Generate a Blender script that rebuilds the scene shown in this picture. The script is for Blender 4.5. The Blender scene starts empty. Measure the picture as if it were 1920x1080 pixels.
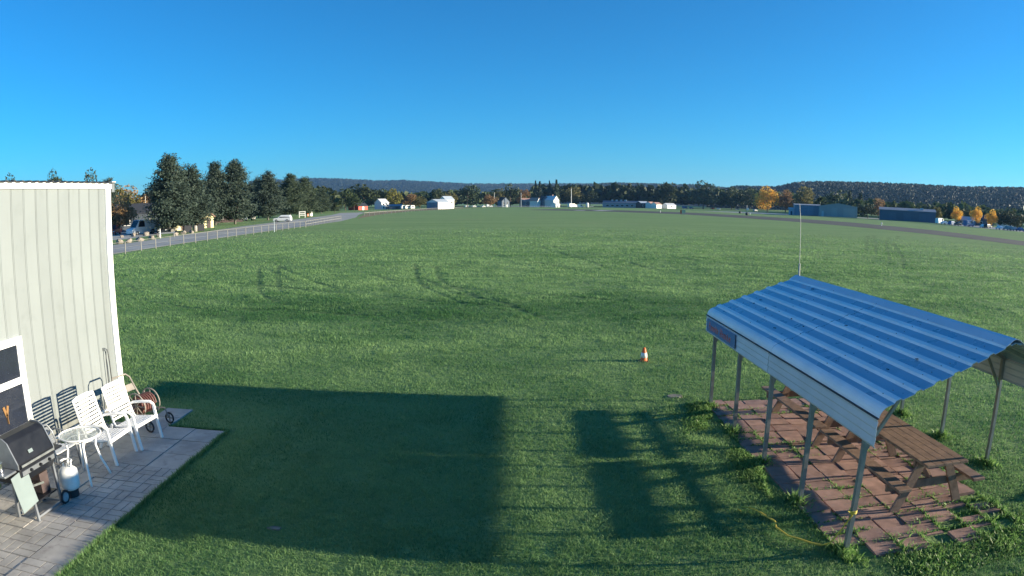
import bpy, math, random
import numpy as np
from mathutils import Vector, Matrix

# ------------------------------------------------------------------ camera, world, sun, exposure
scene = bpy.context.scene
scene.render.engine = 'CYCLES'
R = math.radians
EYE = 3.85                                    # camera height on the wall of the club house
cam_data = bpy.data.cameras.new('camera')
camera = bpy.data.objects.new('camera', cam_data)
scene.collection.objects.link(camera)
camera.location = (0, 0, EYE)
camera.rotation_euler = (R(90 - 7.46), 0, 0)
cam_data.type = 'PANO'                        # wide security lens: angle grows evenly with image radius
cam_data.sensor_fit = 'HORIZONTAL'
cam_data.sensor_width = 36.0
cam_data.sensor_height = 20.25
cam_data.clip_start = 0.05
cam_data.clip_end = 20000
lens = cam_data if hasattr(cam_data, 'panorama_type') else cam_data.cycles
lens.panorama_type = 'FISHEYE_LENS_POLYNOMIAL'
lens.fisheye_fov = R(180)
lens.fisheye_polynomial_k0 = 0.0
lens.fisheye_polynomial_k1 = -1.0 / (1228.0 * 36.0 / 1920.0)
lens.fisheye_polynomial_k2 = 0.0
lens.fisheye_polynomial_k3 = 0.0
lens.fisheye_polynomial_k4 = 0.0
scene.camera = camera

SUN = Vector((1.0, -0.066, 0.1824)).normalized()
sun_elev = math.asin(SUN.z)
world = bpy.data.worlds.new('World')
scene.world = world
world.use_nodes = True
wn = world.node_tree
wn.nodes.clear()
w_out = wn.nodes.new('ShaderNodeOutputWorld')
w_bg = wn.nodes.new('ShaderNodeBackground')
w_sky = wn.nodes.new('ShaderNodeTexSky')
w_sky.sky_type = 'NISHITA'
w_sky.sun_disc = False
w_sky.sun_elevation = sun_elev
w_sky.sun_rotation = math.atan2(SUN.x, SUN.y)
w_sky.altitude = 0
w_sky.air_density = 0.95
w_sky.dust_density = 0.0
w_sky.ozone_density = 10.0
w_bg.inputs['Strength'].default_value = 0.122
w_tint = wn.nodes.new('ShaderNodeMix')                    # white balance of the air: slightly less blue
w_tint.data_type = 'RGBA'; w_tint.blend_type = 'MULTIPLY'
w_tint.inputs[0].default_value = 1.0
w_tint.inputs[7].default_value = (0.93, 1.08, 0.77, 1)
wn.links.new(w_sky.outputs['Color'], w_tint.inputs[6])
wn.links.new(w_tint.outputs[2], w_bg.inputs['Color'])
wn.links.new(w_bg.outputs[0], w_out.inputs['Surface'])

sun_data = bpy.data.lights.new('sun', 'SUN')
sun_data.energy = 5.0
sun_data.angle = R(0.53)
sun_data.color = (1.0, 0.87, 0.64)
sun = bpy.data.objects.new('sun', sun_data)
scene.collection.objects.link(sun)
sun.rotation_euler = SUN.to_track_quat('Z', 'Y').to_euler()
sun.location = (60, -4, 30)

scene.view_settings.view_transform = 'Standard'
scene.view_settings.look = 'None'
scene.view_settings.exposure = 1.35
scene.view_settings.gamma = 1.0
scene.cycles.use_denoising = True
scene.cycles.max_bounces = 6
scene.cycles.transparent_max_bounces = 8
scene.cycles.volume_bounces = 0

# ------------------------------------------------------------------ helpers
random.seed(7)
RNG = np.random.default_rng(11)
COL = scene.collection


def polar(bearing, dist, z=0.0):
    b = R(bearing)
    return Vector((dist * math.sin(b), dist * math.cos(b), z))


def tag(o, label=None, cat=None, group=None, kind=None):
    if label: o['label'] = label
    if cat: o['category'] = cat
    if group: o['group'] = group
    if kind: o['kind'] = kind
    return o


def thing(name, label, cat, loc=(0, 0, 0), rz=0.0, group=None, scale=None):
    o = bpy.data.objects.new(name, None)
    COL.objects.link(o)
    o.empty_display_size = 0.2
    o.location = loc
    o.rotation_euler = (0, 0, rz)
    if scale: o.scale = scale if hasattr(scale, '__len__') else (scale,) * 3
    return tag(o, label, cat, group)


def put(name, me, parent=None, loc=(0, 0, 0), rz=0.0, mat=None):
    o = bpy.data.objects.new(name, me)
    COL.objects.link(o)
    o.parent = parent
    o.location = loc
    o.rotation_euler = (0, 0, rz)
    if mat is not None:
        if not me.materials: me.materials.append(None)
        o.material_slots[0].link = 'OBJECT'
        o.material_slots[0].material = mat
    return o


class MB:
    """collects vertices and faces of one mesh"""
    def __init__(self): self.v = []; self.f = []

    def add(self, vs, fs):
        n = len(self.v); self.v += [tuple(p) for p in vs]; self.f += [tuple(i + n for i in f) for f in fs]
        return self

    def box(self, c, s, m=None):
        x, y, z = s[0] / 2, s[1] / 2, s[2] / 2
        vs = [Vector((a, b, d)) for d in (-z, z) for a, b in ((-x, -y), (x, -y), (x, y), (-x, y))]
        if m is not None: vs = [m @ p for p in vs]
        vs = [p + Vector(c) for p in vs]
        return self.add(vs, [(3, 2, 1, 0), (4, 5, 6, 7), (0, 1, 5, 4), (1, 2, 6, 5), (2, 3, 7, 6), (3, 0, 4, 7)])

    def ebox(self, lo, hi):
        return self.box([(a + b) / 2 for a, b in zip(lo, hi)], [b - a for a, b in zip(lo, hi)])

    def bar(self, a, b, w, h=None, up=(0, 0, 1)):
        """rectangular bar from a to b, w sideways, h along up"""
        a, b = Vector(a), Vector(b); h = h or w
        d = (b - a); L = d.length; d.normalize()
        u = Vector(up)
        if abs(d.dot(u)) > .97: u = Vector((1, 0, 0))
        s = d.cross(u).normalized(); u = s.cross(d).normalized()
        m = Matrix((d, s, u)).transposed()
        return self.box((a + b) / 2, (L, w, h), m)

    def tube(self, pts, r, n=6, closed=False):
        pts = [Vector(p) for p in pts]; k = len(pts)
        rs = r if hasattr(r, '__len__') else [r] * k
        rings = []
        for i, p in enumerate(pts):
            if closed: d = pts[(i + 1) % k] - pts[i - 1]
            else: d = pts[min(i + 1, k - 1)] - pts[max(i - 1, 0)]
            d.normalize()
            u = Vector((0, 0, 1)) if abs(d.z) < .9 else Vector((1, 0, 0))
            s = d.cross(u).normalized(); u = s.cross(d)
            rings.append([p + (s * math.cos(2 * math.pi * j / n) + u * math.sin(2 * math.pi * j / n)) * rs[i] for j in range(n)])
        vs = [p for ring in rings for p in ring]; fs = []
        for i in range(k if closed else k - 1):
            a, b = i * n, ((i + 1) % k) * n
            fs += [(a + j, a + (j + 1) % n, b + (j + 1) % n, b + j) for j in range(n)]
        if not closed: fs += [tuple(range(n - 1, -1, -1)), tuple((k - 1) * n + j for j in range(n))]
        return self.add(vs, fs)

    def lathe(self, prof, n=16, c=(0, 0, 0)):
        vs = [(c[0] + r * math.cos(2 * math.pi * j / n), c[1] + r * math.sin(2 * math.pi * j / n), c[2] + z) for r, z in prof for j in range(n)]
        fs = [(i * n + j, i * n + (j + 1) % n, (i + 1) * n + (j + 1) % n, (i + 1) * n + j) for i in range(len(prof) - 1) for j in range(n)]
        fs += [tuple(range(n - 1, -1, -1)), tuple((len(prof) - 1) * n + j for j in range(n))]
        return self.add(vs, fs)

    def prism(self, prof, y0, y1):
        """polygon in x,z pulled along y"""
        n = len(prof)
        vs = [(x, y0, z) for x, z in prof] + [(x, y1, z) for x, z in prof]
        fs = [tuple(range(n)), tuple(range(2 * n - 1, n - 1, -1))] + [(i, i + n, (i + 1) % n + n, (i + 1) % n) for i in range(n)]
        return self.add(vs, fs)

    def strip(self, prof, y0, y1, t):
        """open profile in x,z pulled along y as a sheet of thickness t (downwards)"""
        n = len(prof)
        vs = [(x, y, z - dz) for dz in (0, t) for y in (y0, y1) for x, z in prof]
        fs = []
        for i in range(n - 1):
            fs.append((i, i + 1, n + i + 1, n + i)); fs.append((2 * n + i + 1, 2 * n + i, 3 * n + i, 3 * n + i + 1))
            fs.append((i + 1, i, 2 * n + i, 2 * n + i + 1)); fs.append((n + i, n + i + 1, 3 * n + i + 1, 3 * n + i))
        fs.append((0, n, 3 * n, 2 * n)); fs.append((2 * n - 1, n - 1, 3 * n - 1, 4 * n - 1))
        return self.add(vs, fs)

    def sheet(self, pts, z):
        return self.add([(x, y, z) for x, y in pts], [tuple(range(len(pts)))])

    def mesh(self, name, mat=None, smooth=False):
        me = bpy.data.meshes.new(name)
        me.from_pydata([tuple(p) for p in self.v], [], self.f)
        if mat is not None: me.materials.append(mat)
        if smooth:
            me.polygons.foreach_set('use_smooth', [True] * len(me.polygons))
        me.update()
        return me

    def build(self, name, mat, parent=None, loc=(0, 0, 0), rz=0.0, smooth=False, bevel=0.0):
        o = put(name, self.mesh(name, mat, smooth), parent, loc, rz)
        if bevel:
            b = o.modifiers.new('bevel', 'BEVEL'); b.width = bevel; b.segments = 2; b.limit_method = 'ANGLE'
        return o


def copy_tree(o, parent=None):
    c = o.copy(); COL.objects.link(c); c.parent = parent
    for ch in list(o.children): copy_tree(ch, c)
    return c


# ------------------------------------------------------------------ materials
def mat_base(name):
    m = bpy.data.materials.new(name); m.use_nodes = True
    nt = m.node_tree; p = nt.nodes['Principled BSDF']
    return m, nt, p


def node(nt, kind, **kw):
    n = nt.nodes.new(kind)
    for k, v in kw.items():
        if k in n.inputs: n.inputs[k].default_value = v
        else: setattr(n, k, v)
    return n


def mathn(nt, op, a, b=None):
    n = nt.nodes.new('ShaderNodeMath'); n.operation = op
    for i, x in enumerate((a, b)):
        if x is None: continue
        if isinstance(x, (int, float)): n.inputs[i].default_value = x
        else: nt.links.new(x, n.inputs[i])
    return n.outputs[0]


def mixc(nt, fac, a, b, blend='MIX'):
    n = nt.nodes.new('ShaderNodeMix'); n.data_type = 'RGBA'; n.blend_type = blend
    if isinstance(fac, (int, float)): n.inputs[0].default_value = fac
    else: nt.links.new(fac, n.inputs[0])
    for i, x in ((6, a), (7, b)):
        if isinstance(x, tuple): n.inputs[i].default_value = x if len(x) == 4 else (*x, 1)
        else: nt.links.new(x, n.inputs[i])
    return n.outputs[2]


def noise(nt, vec, scale, detail=3, rough=.55):
    n = node(nt, 'ShaderNodeTexNoise', Scale=scale, Detail=detail, Roughness=rough)
    nt.links.new(vec, n.inputs['Vector'])
    return n.outputs['Fac']


def ramp(nt, fac, lo, hi):
    n = nt.nodes.new('ShaderNodeMapRange')
    n.inputs[1].default_value = lo; n.inputs[2].default_value = hi
    nt.links.new(fac, n.inputs[0])
    return n.outputs[0]


def M(name, col, rough=.6, metal=0.0, var=.18, scale=6.0, bump=0.0, bscale=60.0, stain=None, spec=.4, coord='Object'):
    m, nt, p = mat_base(name)
    tc = nt.nodes.new('ShaderNodeTexCoord')
    if coord == 'World':
        g = nt.nodes.new('ShaderNodeNewGeometry'); v = g.outputs['Position']
    else: v = tc.outputs[coord]
    f = noise(nt, v, scale, 4)
    f2 = ramp(nt, f, .3, .7)
    c = mixc(nt, f2, tuple(x * (1 - var) for x in col), tuple(min(1, x * (1 + var)) for x in col))
    if stain:
        s = ramp(nt, noise(nt, v, scale * 2.7, 5, .65), .55, .72)
        c = mixc(nt, s, c, stain)
    oi = nt.nodes.new('ShaderNodeObjectInfo')
    tone = mathn(nt, 'ADD', mathn(nt, 'MULTIPLY', oi.outputs['Random'], .16), .92)
    hs = nt.nodes.new('ShaderNodeHueSaturation'); nt.links.new(c, hs.inputs['Color']); nt.links.new(tone, hs.inputs['Value'])
    nt.links.new(hs.outputs[0], p.inputs['Base Color'])
    rr = mathn(nt, 'ADD', mathn(nt, 'MULTIPLY', f, .25), rough - .12)
    nt.links.new(rr, p.inputs['Roughness'])
    p.inputs['Metallic'].default_value = metal
    p.inputs['Specular IOR Level'].default_value = spec
    if bump:
        b = node(nt, 'ShaderNodeBump', Strength=bump, Distance=.01)
        nt.links.new(noise(nt, v, bscale, 4), b.inputs['Height'])
        nt.links.new(b.outputs[0], p.inputs['Normal'])
    return m


def leaf_mat(name, dark, light, trans=.35, rough=.6):
    m, nt, p = mat_base(name)
    at = nt.nodes.new('ShaderNodeAttribute'); at.attribute_name = 'tint'
    c = mixc(nt, at.outputs['Fac'], dark, light)
    nt.links.new(c, p.inputs['Base Color'])
    p.inputs['Roughness'].default_value = rough
    p.inputs['Specular IOR Level'].default_value = .25
    t = nt.nodes.new('ShaderNodeBsdfTranslucent'); nt.links.new(c, t.inputs['Color'])
    mx = nt.nodes.new('ShaderNodeMixShader'); mx.inputs[0].default_value = trans
    nt.links.new(p.outputs[0], mx.inputs[1]); nt.links.new(t.outputs[0], mx.inputs[2])
    nt.links.new(mx.outputs[0], nt.nodes['Material Output'].inputs['Surface'])
    return m


def siding_mat():
    """painted steel siding: faint drip streaks, mud splashed up from the ground"""
    m = M('cream_siding', (.222, .248, .258), .45, var=.035, scale=.9, stain=(.205, .230, .238), spec=.4, coord='World')
    nt = m.node_tree; p = nt.nodes['Principled BSDF']
    src = p.inputs['Base Color'].links[0].from_socket
    g = nt.nodes.new('ShaderNodeNewGeometry'); v = g.outputs['Position']
    mp = node(nt, 'ShaderNodeMapping'); nt.links.new(v, mp.inputs['Vector']); mp.inputs['Scale'].default_value = (9, 9, .5)
    st = ramp(nt, noise(nt, mp.outputs[0], 1.0, 4, .6), .55, .8)
    c = mixc(nt, mathn(nt, 'MULTIPLY', st, .35), src, (.17, .185, .18, 1))
    sp = nt.nodes.new('ShaderNodeSeparateXYZ'); nt.links.new(v, sp.inputs[0])
    low = ramp(nt, mathn(nt, 'ADD', sp.outputs['Z'], mathn(nt, 'MULTIPLY', noise(nt, v, 5, 4, .7), .5)), .75, .30)
    c = mixc(nt, mathn(nt, 'MULTIPLY', low, .6), c, (.13, .115, .085, 1))
    nt.links.new(c, p.inputs['Base Color'])
    return m


MT = dict(
    siding=siding_mat(),
    white=M('white_trim', (.84, .85, .84), .4, var=.03, scale=3),
    wplastic=M('white_strap', (.86, .86, .86), .4, var=.03),
    roofdark=M('dark_roof_metal', (.05, .055, .065), .5, var=.2),
    glassdark=M('window_glass', (.02, .025, .04), .08, var=.1, spec=.8),
    concrete=M('patio_concrete', (.40, .375, .345), .85, var=.22, scale=2.2, bump=.35, bscale=90, stain=(.28, .255, .24), coord='World'),
    stone=M('river_stone', (.22, .2, .175), .8, var=.4, scale=7, coord='World'),
    redpaver=M('red_paver', (.34, .205, .17), .85, var=.25, scale=5, bump=.4, bscale=70, stain=(.27, .20, .17), coord='World'),
    soil=M('soil', (.075, .06, .04), .95, var=.4, scale=6, bump=.6, bscale=40, coord='World'),
    wood=M('stained_wood', (.24, .155, .115), .6, var=.3, scale=9, bump=.2, bscale=60, stain=(.18, .115, .085)),
    galv=M('galvanised_steel', (.25, .27, .28), .45, metal=.45, var=.15, scale=8),
    roofblue=M('blue_roof_paint', (.235, .39, .51), .29, var=.10, scale=1.6, stain=(.22, .36, .47), spec=.7),
    roofpale=M('painted_rib_sheen', (.72, .79, .82), .40, var=.08, scale=2.0, spec=.5),
    skirt=M('pale_skirt_paint', (.52, .60, .68), .42, var=.06, scale=2),
    seam=M('seam_dark', (.05, .05, .06), .7),
    sign=M('sign_blue', (.06, .17, .38), .4, var=.1),
    signred=M('sign_red', (.50, .10, .10), .5),
    signwhite=M('sign_white', (.45, .5, .6), .5),
    antenna=M('antenna_white', (.38, .39, .36), .4),
    rope=M('yellow_rope', (.58, .45, .07), .7),
    ropegreen=M('faded_rope', (.35, .33, .12), .7),
    grillblack=M('grill_enamel', (.016, .018, .024), .42, var=.2, spec=.25),
    grillgrey=M('grill_grey', (.22, .24, .27), .4, metal=.4),
    panelgrey=M('grill_panel', (.20, .25, .26), .45, var=.05),
    chrome=M('bright_tin', (.8, .8, .82), .2, metal=1.0),
    tank=M('tank_white', (.82, .83, .82), .35),
    rubber=M('rubber', (.03, .03, .035), .7),
    hose=M('red_hose', (.15, .065, .058), .5),
    beige=M('beige_steel', (.28, .255, .225), .45),
    pink=M('cone_orange', (.80, .16, .04), .5),
    conewhite=M('cone_white', (.9, .88, .82), .4),
    cable=M('black_cable', (.04, .04, .045), .6),
    ylet=M('tan_letter', (.24, .13, .05), .5),
    asphalt=M('asphalt', (.37, .375, .345), .9, var=.2, scale=.15, coord='World'),
    runway=M('runway_asphalt', (.048, .054, .050), .9, var=.25, scale=.1, coord='World'),
    apron=M('pale_apron', (.33, .34, .33), .9, var=.15, scale=.1, coord='World'),
    drygrass=M('dry_grass', (.24, .19, .09), .95, var=.35, scale=.4, coord='World'),
    post=M('grey_post', (.25, .245, .23), .7, var=.2),
    boulder=M('boulder_rock', (.24, .21, .18), .85, var=.35, scale=2.0, bump=.4, bscale=12),
    bark=M('bark', (.12, .095, .08), .9, var=.3, scale=5),
    barkpale=M('pale_bark', (.22, .20, .185), .9, var=.3, scale=5),
    slate=M('slate_wall', (.06, .075, .10), .7, var=.15),
    darkroof=M('asphalt_shingle', (.035, .04, .05), .8, var=.2),
    cream=M('cream_wall', (.72, .63, .36), .7, var=.08),
    brown=M('brown_boards', (.07, .05, .05), .8, var=.25),
    terra=M('faded_pink_roof', (.42, .26, .22), .8),
    red=M('red_paint', (.50, .06, .04), .6),
    housewhite=M('house_white', (.80, .79, .76), .6, var=.05),
    houseblue=M('house_blue', (.095, .13, .18), .6),
    hangarblue=M('hangar_blue', (.19, .25, .32), .55, var=.08, scale=.6),
    hangargrey=M('hangar_grey', (.29, .31, .34), .6, var=.06, scale=.4),
    hangarlight=M('hangar_light', (.42, .48, .54), .6),
    tinroof=M('tin_roof', (.62, .64, .66), .4, var=.08),
    pane=M('far_pane', (.02, .025, .035), .12),
    carwhite=M('car_white', (.74, .77, .80), .25, var=.02, spec=.6),
    carblack=M('car_black', (.02, .022, .028), .25, spec=.6),
    carred=M('car_red', (.55, .05, .03), .25, spec=.6),
    carblue=M('car_blue', (.06, .12, .28), .25, spec=.6),
    cargrey=M('car_grey', (.3, .32, .34), .25, spec=.6),
    binblack=M('bin_black', (.018, .02, .028), .6),
    lamp=M('lamp_glass', (.7, .7, .68), .2),
)

# ------------------------------------------------------------------ ground
def vnoise(x, y, seed=0):
    """smooth 2-d value noise, 0..1"""
    xi = np.floor(x).astype(np.int64); yi = np.floor(y).astype(np.int64)
    fx = x - xi; fy = y - yi
    fx = fx * fx * (3 - 2 * fx); fy = fy * fy * (3 - 2 * fy)

    def h(a, b):
        n = (a * 374761393 + b * 668265263 + seed * 1442695041) & 0xFFFFFFFF
        n = ((n ^ (n >> 13)) * 1274126177) & 0xFFFFFFFF
        return ((n ^ (n >> 16)) & 0xFFFF) / 65535.0
    return (h(xi, yi) * (1 - fx) + h(xi + 1, yi) * fx) * (1 - fy) + (h(xi, yi + 1) * (1 - fx) + h(xi + 1, yi + 1) * fx) * fy


TRACKS = [[(-16.1, 39.5), (-13.6, 33.2), (-11.7, 28.6), (-10.4, 26.2), (-9.6, 25.4)], [(-14.9, 40.0), (-12.5, 33.2), (-10.7, 28.7)],
          [(-14.9, 38.2), (-12.8, 34.5), (-11.1, 31.9)], [(-14.9, 40.0), (-12.3, 35.5), (-9.7, 31.5), (-7.9, 29.3)],
          [(-27.2, 50.8), (-22.9, 40.1), (-19.7, 32.5)], [(-25.2, 47.8), (-21.0, 37.6), (-17.7, 30.1)],
          [(-6.0, 40.1), (-4.8, 33.0), (-3.8, 29.3), (-2.7, 26.9), (-1.7, 24.4)], [(-4.5, 38.9), (-3.7, 33.0), (-2.8, 30.0), (-1.5, 26.9)],
          [(-21.9, 50.8), (-19.8, 46.1), (-18.3, 45.2)], [(-18.3, 26.3), (-12.7, 23.6), (-8.4, 23.3), (-4.5, 22.2)],
          [(2.0, 64.7), (4.0, 55.3), (5.5, 47.5), (7.0, 43.7), (8.3, 38.6)], [(0.9, 64.7), (3.4, 52.1), (5.0, 42.9), (5.8, 37.4)],
          [(-4.3, 32.7), (-2.5, 27.9), (-0.2, 24.7), (1.1, 21.4)],
          [(-20.5, 33.5), (-13.0, 31.0), (-8.0, 28.4), (-3.5, 25.8), (.5, 23.6)], [(-9.5, 37.5), (-6.0, 32.5), (-1.0, 28.3), (4.5, 25.6)], [(-2.0, 50.0), (0.5, 43.0), (4.5, 36.5), (9.5, 32.0)],
          [(9.0, 52.0), (14.0, 41.0), (20.5, 33.0)], [(10.4, 52.5), (15.3, 41.8), (21.8, 33.8)], [(-30.0, 43.0), (-24.0, 34.0), (-17.0, 27.0)],
          [(56.4, 93.4), (38.0, 63.2), (31.6, 52.5)], [(58.0, 94.2), (42.9, 69.2), (32.8, 52.8)],
          [(60.8, 93.5), (47.1, 73.2), (31.4, 48.2), (28.8, 44.1)], [(63.4, 94.8), (46.5, 70.4), (33.1, 48.5), (27.2, 39.7)]]


def track_wear(x, y):
    """how much old wheel ruts press the turf down, 0..1"""
    best = np.full(x.shape, 9.0)
    for t in TRACKS:
        for (ax, ay), (bx, by) in zip(t[:-1], t[1:]):
            dx, dy = bx - ax, by - ay
            u = np.clip(((x - ax) * dx + (y - ay) * dy) / (dx * dx + dy * dy), 0, 1)
            best = np.minimum(best, np.hypot(x - ax - u * dx, y - ay - u * dy) + .16 * (vnoise(x * .9, y * .9, 5) - .3))
    return np.clip(1.25 - best / .20, 0, 1) * np.clip(vnoise(x * .35, y * .35, 9) * 1.1 + .25, 0, 1)


def lush(x, y):
    """damp belt of darker, richer grass across the field, 0..1"""
    yc = 21.5 + 5 * (vnoise(x / 9, y * 0, 51) - .5) - .03 * x
    e = 3.4 + 3 * (vnoise(x / 5, y * 0 + 3, 52) - .3)
    b = np.clip(1.35 - np.abs(y - yc) / e, 0, 1) * np.clip((x + 15) / 6, 0, 1) * np.clip((14 - x) / 9, 0, 1)
    m = vnoise(x / 2.6, y / 1.1, 53) * .6 + vnoise(x / .9, y / .45, 54) * .4
    return np.clip(b * (.25 + 1.5 * m), 0, 1)


def ground_z(x, y):
    d = np.hypot(x - 1.0, y)
    fade = np.clip((d - 13.5) / 9, 0, 1) * np.clip((120 - d) / 40, 0, 1)
    side = np.clip((x + 34.5) / 4, 0, 1)
    z = .16 * (vnoise(x / 9, y / 6, 1) - .5) + .075 * (vnoise(x / 3.1, y / 1.9, 2) - .5) + .05 * (vnoise(x / 1.1, y / .7, 3) - .5)
    return fade * side * (z - .045 * track_wear(x, y))


def dense(a, b, s): return list(np.arange(a, b, s))


gx = np.array([-9000, -3000, -1000, -400, -150, -90] + dense(-60, -24, .8) + dense(-24, 30, .36) + dense(30, 70, .7) + [75, 90, 150, 400, 1000, 3000, 9000.])
gy = np.array([-3000, -500, -100, -20] + dense(0, 12, 1.2) + dense(12, 50, .36) + dense(50, 110, .8) + [112, 130, 170, 300, 600, 1500, 4000, 9000.])
GX, GY = np.meshgrid(gx, gy)
near = (np.abs(GX) < 80) & (GY > 0) & (GY < 111)
GZ = np.where(near, ground_z(np.where(near, GX, 0), np.where(near, GY, 0)), 0.0)
nx, ny = len(gx), len(gy)
me = bpy.data.meshes.new('ground')
idx = np.arange(nx * ny).reshape(ny, nx)
quads = np.stack([idx[:-1, :-1], idx[:-1, 1:], idx[1:, 1:], idx[1:, :-1]], -1).reshape(-1, 4)


def np_mesh(name, verts, faces_by_size, mat, face_attr=None, point_attr=None, smooth=False):
    me = bpy.data.meshes.new(name)
    verts = np.asarray(verts, np.float32)
    me.vertices.add(len(verts)); me.vertices.foreach_set('co', verts.ravel())
    loops = np.concatenate([f.ravel() for f in faces_by_size]).astype(np.int32)
    sizes = np.concatenate([np.full(len(f), f.shape[1]) for f in faces_by_size])
    starts = np.concatenate([[0], np.cumsum(sizes)[:-1]]).astype(np.int32)
    me.loops.add(len(loops)); me.loops.foreach_set('vertex_index', loops)
    me.polygons.add(len(sizes)); me.polygons.foreach_set('loop_start', starts)
    if smooth: me.polygons.foreach_set('use_smooth', np.ones(len(sizes), bool))
    me.update(calc_edges=True)
    for dom, att in (('FACE', face_attr), ('POINT', point_attr)):
        if att is not None:
            for k, v in att.items():
                a = me.attributes.new(k, 'FLOAT', dom); a.data.foreach_set('value', np.asarray(v, np.float32))
    if mat: me.materials.append(mat)
    return me


m, nt, p = mat_base('turf')
geo = nt.nodes.new('ShaderNodeNewGeometry'); pos = geo.outputs['Position']
mp = node(nt, 'ShaderNodeMapping'); nt.links.new(pos, mp.inputs['Vector']); mp.inputs['Scale'].default_value = (.55, 1.0, 1.0)
big = ramp(nt, noise(nt, mp.outputs[0], .07, 4), .35, .65)
mid = ramp(nt, noise(nt, mp.outputs[0], .9, 5, .6), .32, .68)
fine = ramp(nt, noise(nt, pos, 7, 5, .65), .3, .7)
base = mixc(nt, big, (.168, .290, .088, 1), (.212, .335, .120, 1))
base = mixc(nt, mathn(nt, 'MULTIPLY', mid, .45), base, (.095, .180, .068, 1))
base = mixc(nt, mathn(nt, 'MULTIPLY', fine, .35), base, (.25, .345, .155, 1))
mp2 = node(nt, 'ShaderNodeMapping'); nt.links.new(pos, mp2.inputs['Vector']); mp2.inputs['Scale'].default_value = (.10, 1.0, 1.0)
streak = ramp(nt, noise(nt, mp2.outputs[0], .16, 5, .62), .38, .62)
base = mixc(nt, mathn(nt, 'MULTIPLY', streak, .55), base, (.240, .325, .135, 1))
streak2 = ramp(nt, noise(nt, mp2.outputs[0], .5, 4, .6), .45, .7)
base = mixc(nt, mathn(nt, 'MULTIPLY', streak2, .4), base, (.100, .185, .070, 1))
dry = ramp(nt, noise(nt, pos, .045, 3), .60, .75)
base = mixc(nt, mathn(nt, 'MULTIPLY', dry, .45), base, (.29, .28, .16, 1))
at = nt.nodes.new('ShaderNodeAttribute'); at.attribute_name = 'rut'
at2 = nt.nodes.new('ShaderNodeAttribute'); at2.attribute_name = 'lush'
base = mixc(nt, mathn(nt, 'MULTIPLY', at2.outputs['Fac'], .6), base, (.04, .11, .03, 1))
base = mixc(nt, mathn(nt, 'MULTIPLY', at.outputs['Fac'], .65), base, (.045, .085, .028, 1))
nt.links.new(base, p.inputs['Base Color'])
p.inputs['Roughness'].default_value = .9
p.inputs['Specular IOR Level'].default_value = .15
b1 = node(nt, 'ShaderNodeBump', Strength=1.0, Distance=.16)
hsum = mathn(nt, 'ADD', noise(nt, mp.outputs[0], 2.2, 6, .7), mathn(nt, 'MULTIPLY', noise(nt, pos, 11, 4, .7), .25))
nt.links.new(hsum, b1.inputs['Height'])
nt.links.new(b1.outputs[0], p.inputs['Normal'])
TURF = m
rut = np.where(near, track_wear(np.where(near, GX, 0), np.where(near, GY, 0)), 0)
g = put('ground', np_mesh('ground', np.stack([GX, GY, GZ], -1).reshape(-1, 3), [quads], TURF, point_attr={'rut': rut.ravel(), 'lush': np.where(near, lush(np.where(near, GX, 0), np.where(near, GY, 0)), 0).ravel()}, smooth=True))
tag(g, 'wide mown grass airfield reaching the trees and houses', 'grass field', kind='structure')

# roads, runway, apron (thin sheets above the ground)
def flat(name, pts, z, mat, label, cat):
    return tag(MB().sheet(pts, z).build(name, mat), label, cat, kind='structure')


flat('road', [(-37.6, -30), (-37.8, 60), (-38.6, 100), (-38.6, 126), (-39.6, 148), (-46, 190), (-57, 240), (-68, 300), (-80, 300), (-68, 240), (-59.5, 170), (-55, 125), (-51.5, 100), (-48.8, 80), (-48.2, 60), (-48, -30)],
     .012, MT['asphalt'], 'grey asphalt access road behind the post fence', 'road')
flat('parking_lot', [(-56.5, 84), (-58, 98), (-66, 128), (-95, 140), (-110, 110), (-95, 70), (-64, 76)], .008, MT['asphalt'], 'asphalt lot under the pines where the van is parked', 'car park')
flat('runway', [(72, -60), (79.3, 80.6), (81.6, 109), (81.5, 142), (79, 176), (67.3, 253), (38.2, 312), (18, 332), (8, 352), (25, 400), (47.6, 389), (86.2, 324), (103.8, 231), (109, 190), (104.5, 138), (96.5, 97), (88, -60)],
     .010, MT['runway'], 'dark asphalt runway crossing the grass field', 'runway')
flat('apron', [(118, 402), (139, 338), (186, 322), (199, 264), (181, 204), (178, 150), (196, 140), (205, 200), (222, 262), (210, 345), (150, 425)], .012, MT['apron'], 'pale concrete apron in front of the grey hangar', 'apron')
flat('runway_threshold', [(40, 330), (46, 330), (58, 366), (50, 368)], .02, MT['apron'], 'pale painted patch at the far end of the runway', 'runway marking')
flat('runway_turnpad', [(31, 330), (36, 328), (40, 352), (35, 354)], .02, MT['apron'], 'small pale patch beside the runway end', 'runway marking')
flat('verge', [(-47, 200), (-57, 250), (-70, 320), (-60, 420), (-46, 440), (-30, 455), (-28, 440), (-50, 330), (-48, 240), (-41, 170)], .006, MT['drygrass'], 'strip of dry tan grass beyond the road bend', 'dry grass')

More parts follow.
